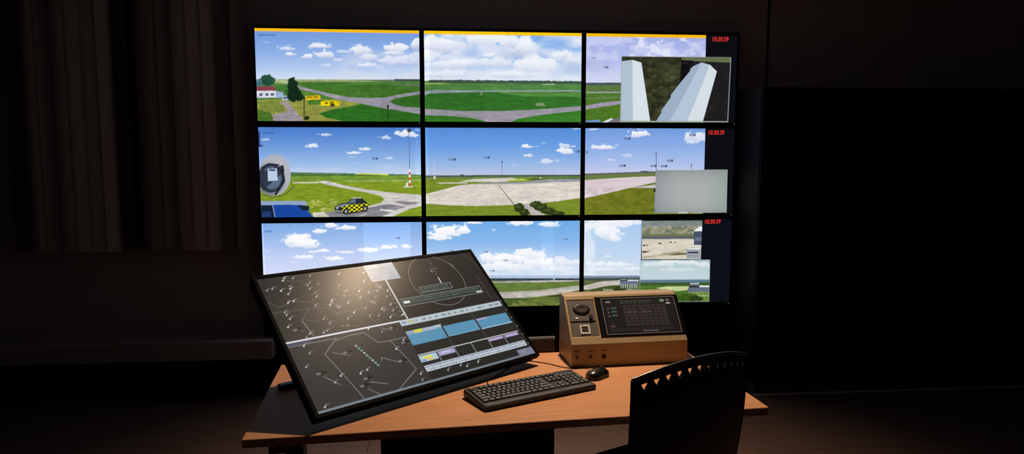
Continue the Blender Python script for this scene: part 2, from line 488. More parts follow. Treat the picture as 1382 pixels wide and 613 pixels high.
def pic_top_mid():
    p = Pic([(35, 47), (967, 68), (960, 590), (37, 585)], NX, NY)
    hz = 341 + (p.X - 40) * 0.014
    p.grad([(60, (126, 172, 232)), (200, (156, 190, 236)), (345, (220, 228, 242))])
    p.haze((p.Y < hz) * 1.0, (222, 228, 244), 12, .006, .012, .34, .56, .9)
    p.haze(sst(200, 330, p.Y), (226, 232, 244), 14, .008, .02, .3, .6, .8)
    p.clouds([(110, 140, 110, 62, .95), (220, 130, 60, 50, .95), (60, 210, 60, 60, .8), (340, 110, 60, 40, .9), (430, 110, 90, 50, .95), (540, 120, 90, 50, .95), (640, 150, 80, 60, .95), (410, 195, 40, 20, .9), (480, 240, 80, 40, .85), (320, 240, 100, 30, .85), (180, 250, 120, 36, .8), (700, 260, 150, 60, .9), (850, 200, 100, 36, .9), (920, 240, 60, 40, .7), (940, 125, 28, 20, .6), (160, 305, 140, 26, .7), (560, 310, 140, 26, .7)], col=(240, 243, 250), shade=(198, 206, 230), seed=51, sc=.016)
    p.poly([(160, 80), (280, 90), (300, 150), (270, 120), (150, 96)], (120, 165, 225), .3)
    p.ell(560, 195, 90, 22, (178, 190, 222), .55, .7); p.ell(310, 180, 50, 26, (140, 178, 232), .55, .8); p.ell(800, 125, 90, 36, (132, 176, 234), .8, .7); p.ell(910, 265, 50, 34, (160, 182, 226), .5, .8)
    g = p.Y > hz
    p.put(g, (76, 124, 58))
    p.put((p.Y > hz - 4 - 5 * vnoise(p.X * .06, p.X * 0, 3)) & (p.Y < hz + 12) & (p.X > 60), (64, 84, 72))
    p.poly([(38, 355), (150, 357), (240, 366), (38, 366)], (184, 196, 96)); p.poly([(730, 364), (800, 362), (800, 368), (730, 368)], (200, 205, 190), .8)
    p.put((p.Y > 360 + (p.X - 40) * .01) & (p.Y < 402), (78, 126, 64))
    p.poly([(38, 402), (90, 396), (400, 400), (958, 400), (958, 408), (400, 408), (60, 416), (38, 430)], (140, 150, 158))
    p.poly([(38, 430), (60, 416), (400, 409), (958, 409), (958, 495), (800, 507), (640, 516), (500, 521), (250, 521), (38, 507)], (48, 104, 38))
    p.poly([(440, 410), (958, 410), (958, 440), (600, 434)], (92, 138, 70), .7)
    p.poly([(38, 506), (250, 521), (500, 521), (640, 516), (800, 506), (958, 493), (958, 520), (800, 535), (680, 552), (580, 568), (540, 588), (400, 588), (370, 576), (300, 562), (200, 550), (38, 546)], (146, 142, 152))
    p.poly([(38, 546), (200, 550), (300, 562), (370, 576), (400, 590), (36, 590)], (52, 114, 36))
    p.poly([(540, 590), (580, 568), (680, 552), (800, 535), (962, 519), (962, 594), (540, 594)], (56, 118, 40))
    p.poly([(690, 474), (730, 474), (750, 494), (690, 492)], (140, 146, 120), .8); p.rect(360, 410, 376, 432, (130, 150, 110), .6); p.ell(366, 480, 14, 5, (40, 90, 30), .7)
    p.grain(g, .04, .12, 32, .12); p.streaks(360, 332, .14); p.tone((p.X > 385) * (p.Y > hz) * 1.0, .05)
    p.tone((p.U < .035) * 1.0, .06)
    p.put(p.V < .036, (252, 200, 12)); p.ticks(62, [240, 385, 525, 665, 810], (160, 120, 20))
    return p

DARK = (11, 13, 19)
def pic_top_right():
    p = Pic([(36, 60), (921, 84), (905, 592), (27, 585)], NX, NY, DARK)
    p.clip = (p.U < .787) * 1.0
    p.grad([(60, (158, 172, 228)), (220, (180, 190, 238)), (355, (214, 218, 240))])
    p.haze((p.Y < 355) * 1.0, (206, 210, 242), 61, .012, .02, .4, .62, .8)
    p.haze(sst(240, 190, p.Y) * sst(180, 360, p.X), (228, 230, 248), 64, .02, .03, .5, .64, .9)
    p.ell(90, 250, 80, 30, (168, 176, 222), .5, .7); p.ell(620, 140, 60, 22, (158, 172, 224), .4, .8)
    g = p.Y > 352
    p.put(g, (78, 118, 44)); p.put((p.Y > 350) & (p.Y < 364), (74, 84, 96)); p.put((p.Y > 366) & (p.Y < 400), (92, 116, 66))
    p.poly([(30, 403), (240, 403), (240, 412), (30, 410)], (150, 158, 150)); p.poly([(30, 440), (240, 430), (240, 440), (30, 450)], (104, 128, 84), .7)
    p.poly([(28, 485), (110, 470), (240, 455), (240, 476), (28, 508)], (158, 148, 166))
    p.poly([(28, 508), (240, 476), (240, 588), (28, 588)], (76, 116, 36))
    p.grain(g, .05, .12, 33, .15)
    p.poly([(30, 575), (110, 568), (120, 588), (28, 590)], (110, 150, 200)); p.poly([(120, 586), (180, 558), (188, 566), (150, 588)], (214, 220, 232)); p.poly([(150, 588), (188, 566), (236, 560), (236, 588)], (120, 112, 124))
    p.mark(150, 260, 22, 14); p.title(66, 205, 24, 10)
    p.put(p.V < .036, YEL); p.ticks(78, [150, 290, 425, 560, 690], (150, 110, 20))
    p.clip = None
    q = [(240, 197), (880, 210), (862, 582), (230, 577)]
    p.clip = p.inside(q)
    p.put(np.ones(p.X.shape), (50, 52, 34)); p.grain(p.clip, .02, .035, 71, .55); p.haze(p.clip, (100, 100, 66), 73, .03, .05, .55, .75, .5)
    p.poly([(588, 222), (882, 240), (870, 590), (560, 590)], (30, 28, 30)); p.poly([(590, 206), (882, 210), (880, 240), (590, 226)], (98, 108, 74)); p.poly([(588, 222), (660, 226), (590, 348), (582, 348)], (16, 15, 17))
    p.haze(p.clip * (p.X > 590), (58, 54, 52), 75, .03, .05, .6, .8, .5)
    p.poly([(236, 226), (302, 218), (303, 580), (228, 580)], (176, 192, 208)); p.poly([(302, 218), (354, 235), (404, 580), (303, 580)], (216, 224, 232))
    p.poly([(640, 275), (656, 260), (705, 237), (640, 370), (520, 580), (437, 580), (470, 530), (470, 515), (525, 440), (525, 425), (585, 350), (640, 285)], (158, 176, 198))
    p.poly([(705, 237), (760, 252), (690, 420), (622, 580), (518, 580), (640, 360)], (180, 196, 214)); p.poly([(755, 250), (797, 290), (760, 420), (714, 582), (620, 582), (690, 415)], (214, 222, 230))
    p.clip = None
    p.line([q[0], q[1], q[2], q[3], q[0]], 3, (150, 156, 150), .8); p.line([(230, 580), (862, 585)], 4, (190, 196, 196), .9); p.line([(880, 212), (862, 582)], 4, (170, 180, 190), .8)
    return p

def pic_mid_left():
    p = Pic([(40, 32), (1035, 38), (1035, 580), (50, 583)], NX, NY)
    hz = 306 + (p.X - 230) * 0.022
    p.grad([(32, (70, 122, 202)), (140, (108, 152, 218)), (240, (146, 182, 230)), (320, (188, 208, 236))])
    p.clouds([(365, 148, 42, 14, .9), (440, 82, 38, 10, .7), (620, 192, 50, 10, .85), (688, 168, 32, 12, .9), (820, 100, 42, 14, .7), (955, 78, 72, 30, .95), (838, 224, 28, 8, .6), (80, 108, 26, 10, .6), (612, 216, 26, 5, .4)], shade=(205, 215, 235), seed=81)
    p.haze(sst(180, 300, p.Y), (205, 214, 238), 83, .006, .03, .4, .7, .35)
    g = p.Y > hz
    p.put(g, (128, 150, 38)); p.put((p.Y > hz) & (p.Y < hz + 30), (72, 112, 48)); p.put((p.Y > hz) & (p.Y < hz + 12), (88, 122, 84)); p.haze((p.Y > hz + 8) * (p.Y < hz + 26) * 1.0, (48, 84, 36), 88, .03, .1, .45, .6, .7)
    p.poly([(625, 314), (760, 316), (835, 321), (830, 327), (700, 322), (628, 320)], (222, 220, 70))
    p.put((p.Y > 330) & (p.Y < 360), (116, 150, 56)); p.poly([(560, 360), (1035, 356), (1035, 362), (560, 366)], (190, 200, 150), .6)
    cc = (204, 200, 196)
    p.poly([(236, 367), (400, 365), (400, 373), (236, 373)], cc)
    p.poly([(388, 361), (455, 360), (560, 388), (700, 414), (820, 430), (1036, 448), (1036, 516), (960, 534), (850, 582), (370, 584), (360, 556), (500, 545), (700, 516), (785, 494), (802, 474), (780, 452), (660, 425), (540, 402), (430, 378)], cc)
    p.poly([(862, 492), (900, 483), (1026, 497), (950, 511)], (134, 132, 138)); p.poly([(432, 552), (700, 524), (830, 503), (938, 521), (870, 540), (800, 535), (770, 542), (850, 554), (780, 582), (470, 584)], (132, 130, 138))
    p.poly([(360, 555), (430, 550), (466, 584), (380, 584)], (206, 204, 190)); p.line([(780, 535), (870, 555)], 8, (214, 212, 208)); p.line([(690, 560), (640, 584)], 7, (200, 200, 200), .8); p.line([(600, 584), (900, 520)], 5, (190, 188, 186), .5)
    p.haze((p.X > 340) * (p.X < 520) * (p.Y > 470) * (p.Y < 550), (196, 190, 120), 90, .06, .1, .5, .7, .8)
    p.grain(g, .03, .09, 34, .14); p.streaks(330, 334, .10)
    p.line([(963, 60), (963, 300)], 4, (90, 110, 150)); p.rect(952, 45, 975, 66, (50, 62, 84)); p.rect(944, 50, 984, 56, (70, 82, 104), .8)
    for i in range(6): p.rect(957, 290 + i * 17, 969, 307 + i * 17, (206, 70, 60) if i % 2 else (240, 240, 240))
    p.poly([(922, 396), (980, 394), (984, 400), (922, 402)], (220, 220, 220)); p.rect(940, 370, 950, 396, (240, 240, 240))
    p.ell(136, 322, 97, 124, (172, 176, 186), 1, .02); p.ell(150, 300, 70, 80, (190, 192, 200), .5, .5); p.ell(112, 348, 88, 100, (124, 130, 144), .9, .1)
    p.ell(112, 342, 76, 88, (44, 52, 66), 1, .06); p.ell(118, 340, 58, 70, (96, 112, 138), .9, .1); p.poly([(60, 300), (190, 262), (196, 300), (60, 420)], (36, 42, 54), .75); p.line([(180, 270), (192, 360), (140, 440)], 12, (26, 30, 38)); p.line([(60, 280), (100, 256), (160, 262)], 9, (30, 34, 42))
    p.poly([(94, 286), (150, 282), (154, 356), (96, 360)], (186, 204, 226)); p.rect(104, 288, 140, 299, (60, 74, 98)); p.line([(236, 360), (246, 400), (190, 445), (120, 460), (60, 440)], 4, (52, 60, 60))
    p.rect(40, 60, 52, 150, (36, 48, 84), .8); p.rect(40, 140, 66, 152, (36, 48, 84), .8)
    p.poly([(50, 482), (318, 482), (334, 506), (50, 506)], (142, 164, 198)); p.poly([(120, 504), (300, 506), (350, 560), (366, 584), (130, 584)], (26, 70, 160)); p.poly([(50, 506), (122, 506), (132, 584), (50, 584)], (20, 34, 58)); p.poly([(270, 508), (340, 512), (344, 540), (300, 540)], (22, 34, 58)); p.line([(120, 500), (134, 584)], 5, (150, 172, 205)); p.rect(54, 545, 110, 584, (34, 60, 110))
    car = [(494, 536), (500, 514), (540, 498), (580, 490), (604, 466), (636, 460), (668, 468), (690, 490), (706, 500), (706, 540), (690, 546), (580, 564), (510, 556)]
    p.poly(car, (34, 40, 50)); p.clip = p.inside([(530, 515), (590, 505), (706, 496), (706, 541), (585, 553), (545, 545)])
    ck = ((np.floor((p.X - 520) / 15) + np.floor((p.Y - (p.X - 520) * -.06 - 512) / 12)) % 2)
    p.put(ck, (226, 220, 40)); p.put(1 - ck, (20, 22, 24)); p.clip = None
    p.poly([(500, 514), (560, 500), (590, 500), (540, 520)], (120, 140, 160)); p.poly([(585, 490), (606, 470), (626, 468), (626, 494), (590, 500)], (90, 110, 136)); p.poly([(634, 468), (662, 472), (684, 492), (634, 496)], (40, 46, 58)); p.poly([(600, 462), (664, 462), (660, 468), (604, 468)], (200, 200, 170))
    for x, y in ((566, 548), (684, 531)): p.ell(x, y, 15, 19, (24, 26, 30)); p.ell(x, y, 8, 11, (150, 156, 164))
    p.poly([(500, 536), (545, 545), (546, 556), (505, 550)], (170, 180, 180), .7); p.rect(505, 520, 520, 530, (220, 226, 226), .8)
    p.mark(748, 225, 38, 13, (60, 84, 130)); p.title(72, 68, 66, 14, (48, 100, 170)); p.ticks(41, [130, 280, 428, 575, 725, 860])
    p.tone((p.X > 1000) * 1.0, .05)
    return p

def pic_mid_mid():
    p = Pic([(42, 32), (995, 40), (985, 572), (48, 575)], NX, NY)
    p.grad([(32, (84, 140, 216)), (150, (106, 158, 226)), (250, (150, 182, 230)), (325, (182, 196, 228))])
    p.clouds([(660, 151, 36, 12, .95), (715, 152, 24, 5, .5), (668, 206, 30, 10, .85), (890, 150, 48, 20, .75), (905, 184, 56, 22, .95), (945, 152, 18, 8, .7), (778, 244, 40, 18, .7), (850, 240, 18, 12, .4), (585, 265, 24, 8, .3), (965, 45, 24, 6, .6), (765, 132, 14, 10, .3)], shade=(206, 212, 234), seed=101)
    p.haze(sst(240, 325, p.Y), (196, 204, 232), 83, .006, .03, .4, .7, .4)
    hz = 323
    g = p.Y > hz
    p.put(g, (118, 138, 42)); p.put((p.Y > hz) & (p.Y < hz + 12), (84, 98, 92)); p.haze((p.Y > hz + 3) * (p.Y < hz + 12) * 1.0, (60, 78, 58), 103, .03, .1, .45, .6, .8); p.put((p.Y > hz + 12) & (p.Y < hz + 24), (112, 134, 66)); p.ell(265, 324, 12, 5, (60, 74, 74))
    p.poly([(244, 362), (330, 347), (560, 341), (645, 356), (470, 367)], (208, 204, 196)); p.poly([(545, 352), (640, 346), (660, 358), (550, 362)], (186, 196, 90)); p.poly([(660, 345), (985, 340), (985, 352), (700, 358)], (84, 112, 54))
    p.poly([(100, 368), (300, 366), (290, 374), (130, 374)], (200, 196, 186)); p.poly([(280, 380), (420, 370), (640, 366), (780, 350), (985, 350), (985, 366), (700, 380)], (150, 150, 160)); p.rect(784, 352, 826, 370, (170, 170, 168), .8)
    p.poly([(46, 438), (250, 384), (330, 380), (640, 378), (760, 372), (986, 364), (986, 466), (850, 486), (750, 496), (600, 506), (400, 513), (200, 509), (46, 498)], (216, 208, 198))
    p.poly([(590, 498), (680, 500), (775, 575), (690, 575), (650, 530)], (190, 182, 176)); p.line([(486, 386), (520, 430), (580, 506)], 4, (120, 70, 70), .8); p.line([(535, 450), (585, 512)], 6, (110, 90, 86), .5)
    p.grain((p.Y > 378) * 1.0, .006, .08, 35, .06); p.grain(g, .04, .1, 36, .1); p.streaks(335, 336, .07)
    for k, (x, y, rx, ry) in enumerate(((608, 524, 30, 27), (640, 555, 30, 22), (715, 508, 36, 24), (748, 526, 44, 24), (790, 546, 48, 20), (845, 562, 42, 16))): p.blob(x, y, rx, ry, (44, 58, 26), seed=110 + k, sc=.09); p.blob(x - 6, y - 6, rx * .5, ry * .4, (78, 92, 40), .7, seed=120 + k, sc=.12)
    p.line([(98, 240), (98, 346)], 3, (196, 206, 226)); p.rect(94, 328, 104, 346, (230, 226, 220)); p.line([(507, 238), (507, 342)], 3, (96, 110, 150)); p.line([(484, 250), (484, 340)], 2, (150, 166, 200), .6); p.rect(501, 242, 513, 247, (60, 80, 120)); p.ell(742, 342, 6, 3, (235, 235, 235))
    p.mark(205, 227, 42, 13); p.mark(413, 216, 36, 13); p.mark(972, 182, 26, 14); p.ticks(42, [165, 315, 460, 600, 740, 878])
    p.title(405, 160, 5, 12, (150, 180, 220)); p.title(100, 85, 6, 14, (130, 160, 210))
    p.tone((p.U < .02) * 1.0, .06)
    return p

def pic_mid_right():
    p = Pic([(42, 32), (960, 42), (943, 560), (35, 562)], NX, NY, DARK)
    p.clip = (p.U < .800) * 1.0
    hz = 308 - (p.X - 40) * 0.026
    p.grad([(32, (112, 154, 222)), (150, (140, 174, 230)), (300, (190, 200, 236))])
    p.clouds([(355, 72, 66, 26, .95), (160, 150, 72, 22, .95), (195, 228, 36, 8, .5), (300, 205, 30, 16, .35), (720, 100, 80, 38, .8), (750, 80, 40, 20, .7), (95, 42, 36, 8, .6), (690, 125, 40, 14, .6)], shade=(208, 212, 236), seed=131)
    p.haze(sst(240, 300, p.Y), (204, 206, 236), 133, .006, .03, .4, .7, .4)
    g = p.Y > hz
    p.put(g, (110, 116, 34)); p.put(g & (p.Y < hz + 14), (98, 104, 96)); p.put((p.Y > hz + 12) & (p.Y < hz + 36), (104, 124, 66)); p.ell(400, 298, 26, 4, (70, 78, 84))
    p.poly([(36, 348), (200, 338), (330, 331), (475, 327), (475, 378), (390, 382), (310, 398), (200, 424), (36, 460)], (214, 200, 206)); p.poly([(390, 380), (475, 362), (475, 382)], (104, 130, 52)); p.poly([(310, 398), (475, 378), (475, 400), (400, 398)], (196, 190, 190))
    p.grain((p.Y > 335) * 1.0, .008, .09, 37, .06); p.grain((p.Y > 400) * 1.0, .03, .06, 38, .2)
    p.line([(473, 185), (474, 292)], 4, (84, 92, 116)); p.ell(473, 188, 5, 5, (70, 80, 110)); p.line([(690, 255), (690, 290)], 3, (110, 120, 150)); p.ell(690, 262, 5, 6, (100, 110, 140))
    for x, y in ((296, 98), (696, 80), (558, 233), (267, 262), (457, 265), (521, 266)): p.mark(x, y, 38, 13)
    p.mark(52, 178, 14, 14); p.ticks(45, [210, 350, 485, 615, 750]); p.rect(458, 402, 470, 424, (24, 28, 36)); p.line([(466, 430), (464, 552)], 4, (110, 160, 220), .7)
    p.clip = None
    q = [(470, 290), (913, 292), (907, 553), (466, 553)]
    m = p.inside(q); cx = np.abs((p.X - 700) / 220); cy = np.abs((p.Y - 420) / 130)
    vig = np.clip(1 - .12 * cx ** 3 - .12 * cy ** 3 - .06 * (1 - p.Y / 560), 0, 1)[..., None]
    p.put(m, np.array((172, 177, 178)) * vig); p.put(m * sst(760, 910, p.X) * .35, (150, 172, 160)); p.put(m * sst(560, 470, p.X) * .3, (150, 160, 178))
    p.line([q[0], q[1], q[2]], 3, (184, 198, 196), .9); p.rect(610, 548, 665, 556, (215, 218, 216), .8); p.rect(700, 551, 758, 556, (180, 184, 184), .7)
    return p

def pic_low_left():
    p = Pic([(58, 55), (1075, 52), (1080, 594), (82, 613)], NX, NY)
    p.grad([(50, (126, 168, 228)), (150, (156, 188, 236)), (270, (196, 210, 246)), (380, (214, 222, 250)), (480, (224, 228, 246))])
    p.clouds([(300, 175, 96, 44, 1), (350, 190, 70, 30, 1), (490, 72, 52, 20, .95), (590, 88, 70, 18, .95), (425, 110, 42, 16, .95), (450, 230, 46, 14, .95), (595, 240, 60, 12, .9), (328, 270, 72, 14, .95), (515, 280, 60, 18, .95), (730, 228, 56, 20, .95), (850, 210, 60, 18, .9), (970, 205, 34, 16, .8), (375, 238, 36, 10, .7), (95, 232, 18, 4, .6), (95, 272, 22, 5, .7), (260, 302, 30, 5, .5), (570, 300, 40, 6, .4)], col=(252, 252, 254), shade=(222, 226, 244), seed=151)
    p.tone(((p.X > 700) & (p.X < 1000)) * 1.0, .07); p.tone((p.U < .012) * 1.0, .08)
    g = p.Y > 490
    p.put(g, (120, 140, 70)); p.put((p.Y > 490) & (p.Y < 502), (90, 104, 106)); p.poly([(70, 540), (1080, 520), (1080, 545), (70, 575)], (190, 186, 178)); p.grain(g, .03, .09, 39, .15)
    p.mark(918, 152, 30, 9, (90, 105, 150)); p.title(80, 105, 46, 16, (50, 110, 190)); p.ticks(66, [85, 230, 385, 535, 685, 830, 975])
    return p

def pic_low_mid():
    p = Pic([(47, 43), (1025, 40), (1014, 572), (52, 594)], NX, NY)
    p.grad([(40, (112, 170, 230)), (180, (140, 186, 236)), (280, (190, 212, 242)), (400, (214, 226, 244))])
    p.clouds([(170, 112, 110, 46, 1), (270, 95, 52, 34, 1), (130, 145, 70, 24, .95), (345, 52, 50, 12, .9), (650, 56, 90, 20, .95), (830, 64, 70, 20, .85), (700, 260, 120, 44, .9), (580, 280, 110, 30, .95), (460, 280, 80, 36, .9), (540, 330, 160, 40, .9), (760, 310, 110, 36, .85), (900, 300, 60, 36, .7), (1000, 305, 50, 20, .7), (890, 345, 100, 22, .6), (470, 98, 14, 8, .5)], col=(252, 252, 254), shade=(224, 230, 242), seed=171)
    p.haze(sst(280, 380, p.Y), (232, 236, 246), 173, .006, .03, .35, .65, .6)
    p.tone(((p.X > 770) & (p.X < 850)) * 1.0, .03)
    p.put((p.Y > 384) & (p.Y < 402), (176, 196, 222)); hz = 402
    g = p.Y > hz
    p.put(g, (96, 116, 58)); p.put((p.Y > hz) & (p.Y < 417), (66, 78, 88)); p.haze((p.Y > hz) * (p.Y < 416) * 1.0, (44, 54, 66), 177, .03, .1, .4, .6, .8); p.ell(853, 404, 6, 6, (200, 210, 220))
    p.poly([(440, 424), (640, 418), (1020, 414), (1020, 420), (640, 430), (440, 432)], (196, 190, 190)); p.poly([(440, 424), (700, 420), (700, 428), (440, 432)], (140, 134, 150), .6)
    p.poly([(450, 432), (1020, 424), (1020, 448), (850, 470), (500, 492)], (102, 124, 58))
    p.poly([(480, 492), (760, 478), (1020, 448), (1020, 476), (860, 508), (700, 524), (530, 534), (480, 530)], (196, 190, 182)); p.poly([(490, 492), (760, 478), (1020, 450), (1020, 460), (760, 490), (520, 506)], (170, 164, 158), .7)
    p.poly([(480, 534), (700, 524), (860, 506), (1020, 476), (1020, 600), (480, 600)], (100, 118, 52)); p.poly([(800, 512), (900, 506), (1020, 505), (1020, 520), (820, 520)], (52, 64, 34))
    p.grain(g, .03, .06, 40, .16); p.haze((p.Y > 528) * 1.0, (56, 76, 34), 179, .02, .05, .45, .6, .7); p.haze((p.Y > 540) * 1.0, (140, 144, 84), 181, .03, .06, .55, .7, .6)
    p.mark(928, 157, 26, 8, (80, 95, 130)); p.mark(418, 235, 24, 8, (100, 112, 150)); p.mark(545, 288, 26, 8, (110, 124, 160)); p.mark(460, 354, 30, 8, (110, 124, 160)); p.mark(200, 226, 26, 7, (130, 150, 190)); p.ticks(52, [235, 520, 945])
    return p

def pic_low_right():
    p = Pic([(32, 32), (979, 28), (962, 555), (25, 568)], NX, NY, (13, 15, 24))
    p.clip = p.inside([(20, 20), (397, 20), (384, 580), (10, 580)])
    p.grad([(30, (168, 200, 238)), (200, (186, 212, 240)), (385, (214, 224, 238))])
    p.clouds([(90, 70, 110, 40, .95), (250, 60, 100, 36, .95), (190, 120, 80, 50, .95), (230, 150, 40, 26, .9), (340, 50, 60, 26, .8), (180, 260, 20, 8, .6), (90, 310, 80, 24, .8), (230, 315, 100, 22, .8), (340, 340, 60, 16, .7), (140, 345, 120, 16, .6)], col=(246, 248, 252), shade=(216, 226, 240), seed=191)
    p.haze((p.X < 100) * 1.0, (236, 242, 250), 193, .02, .01, .2, .5, .6)
    p.put((p.Y > 382) & (p.Y < 398), (120, 138, 158))
    p.put(p.Y > 396, (92, 104, 62)); p.put((p.Y > 396) & (p.Y < 412), (66, 78, 76))
    p.poly([(28, 468), (30, 445), (120, 420), (260, 410), (260, 440), (160, 448), (70, 470)], (196, 190, 182)); p.poly([(28, 440), (90, 412), (160, 412), (50, 440)], (88, 96, 60)); p.poly([(70, 468), (180, 446), (250, 444), (380, 470), (380, 580), (20, 580)], (70, 84, 40)); p.poly([(150, 465), (240, 470), (300, 462), (375, 472), (375, 480), (150, 478)], (180, 178, 170), .7); p.blob(255, 470, 44, 16, (54, 64, 34), seed=195, sc=.09)
    p.grain((p.Y > 400) * 1.0, .05, .1, 41, .18)
    p.poly([(258, 414), (376, 414), (378, 440), (256, 440)], (104, 116, 140)); p.poly([(262, 398), (304, 396), (306, 416), (262, 418)], (54, 58, 66)); p.poly([(306, 408), (376, 410), (376, 416), (306, 416)], (226, 230, 236)); p.rect(262, 404, 300, 409, (170, 180, 190))
    for k in range(8): p.rect(262 + k * 14, 436, 268 + k * 14, 462, (190, 196, 196), .8)
    # upper inset: apron seen from a mast
    p.clip = None
    q = [(398, 37), (787, 37), (776, 280), (397, 278)]; p.clip = p.inside(q)
    p.put(np.ones(p.X.shape), (146, 146, 122)); p.haze((p.Y < 125) * 1.0, (104, 112, 92), 201, .03, .05, .4, .6, .8); p.put((p.Y < 75) * .6, (126, 140, 150)); p.haze((p.Y > 70) * (p.Y < 125) * 1.0, (180, 174, 150), 203, .05, .08, .5, .7, .7)
    p.put((p.Y > 120) & (p.Y < 134), (112, 118, 84)); p.put((p.Y > 132) & (p.Y < 154), (92, 100, 104)); p.put(p.Y > 152, (214, 208, 192))
    p.poly([(400, 225), (450, 228), (420, 238), (400, 240)], (96, 86, 66)); p.poly([(520, 242), (600, 236), (690, 240), (690, 252), (580, 256)], (110, 104, 72)); p.poly([(400, 262), (560, 240), (730, 205), (740, 212), (560, 256), (400, 274)], (180, 166, 140), .8)
    p.grain(p.clip * (p.Y > 150), .02, .08, 43, .08)
    for x, y, w in ((412, 191, 22), (513, 180, 18), (583, 172, 14), (610, 172, 8), (434, 190, 6)): p.rect(x - w / 2, y - 4, x + w / 2, y + 4, (34, 34, 34))
    p.poly([(728, 104), (772, 72), (790, 78), (790, 104)], (238, 240, 244)); p.rect(732, 104, 790, 192, (72, 82, 100)); p.rect(740, 140, 790, 165, (120, 132, 150), .6); p.rect(732, 190, 775, 198, (222, 226, 230)); p.rect(684, 210, 776, 276, (160, 166, 172)); p.rect(690, 210, 772, 218, (226, 228, 230)); p.rect(690, 232, 760, 243, (52, 64, 92)); p.rect(684, 256, 776, 260, (110, 118, 126), .6)
    p.clip = None; p.line([q[0], q[3], q[2]], 3, (190, 192, 190), .8)
    # lower inset: field with terminal
    q = [(386, 285), (836, 285), (830, 550), (384, 550)]; p.clip = p.inside(q)
    p.grad([(285, (168, 198, 210)), (340, (190, 210, 216)), (400, (196, 212, 220)), (415, (170, 190, 205))])
    p.clouds([(460, 315, 70, 20, .8), (560, 310, 70, 30, .9), (700, 305, 90, 20, .9), (800, 320, 50, 20, .8), (620, 350, 100, 16, .5)], col=(234, 238, 240), shade=(206, 216, 222), seed=211)
    p.put((p.Y > 410) & (p.Y < 432), (92, 122, 142)); p.put(p.Y > 430, (66, 96, 40)); p.put((p.Y > 428) & (p.Y < 440), (58, 84, 40)); p.poly([(384, 445), (520, 445), (600, 455), (480, 475), (384, 480)], (78, 116, 46))
    p.poly([(490, 462), (560, 452), (700, 452), (700, 478), (560, 482)], (196, 204, 150)); p.poly([(384, 482), (600, 478), (700, 492), (835, 492), (835, 552), (384, 552)], (100, 136, 50)); p.blob(660, 520, 90, 26, (58, 88, 28), seed=213, sc=.06); p.blob(740, 530, 50, 18, (40, 62, 24), seed=214, sc=.06); p.blob(630, 500, 40, 12, (70, 104, 40), seed=215, sc=.06)
    p.grain(p.clip * (p.Y > 440), .05, .1, 44, .16)
    p.poly([(694, 460), (830, 456), (830, 486), (692, 486)], (96, 108, 128)); p.poly([(702, 432), (768, 430), (770, 460), (704, 462)], (48, 54, 60)); p.rect(706, 432, 766, 438, (210, 214, 216)); p.rect(706, 442, 764, 447, (140, 150, 156)); p.poly([(768, 448), (830, 448), (830, 458), (768, 458)], (236, 238, 240))
    for k in range(9): p.rect(700 + k * 15, 486, 706 + k * 15, 496, (190, 200, 190), .8)
    for k in range(6): p.rect(762 + k * 12, 505 + 3 * (k % 2), 768 + k * 12, 516 + 3 * (k % 2), (206, 212, 206), .7)
    p.clip = None; p.line([q[0], q[1], q[2], q[3], q[0]], 3, (176, 184, 184), .7)
    return p

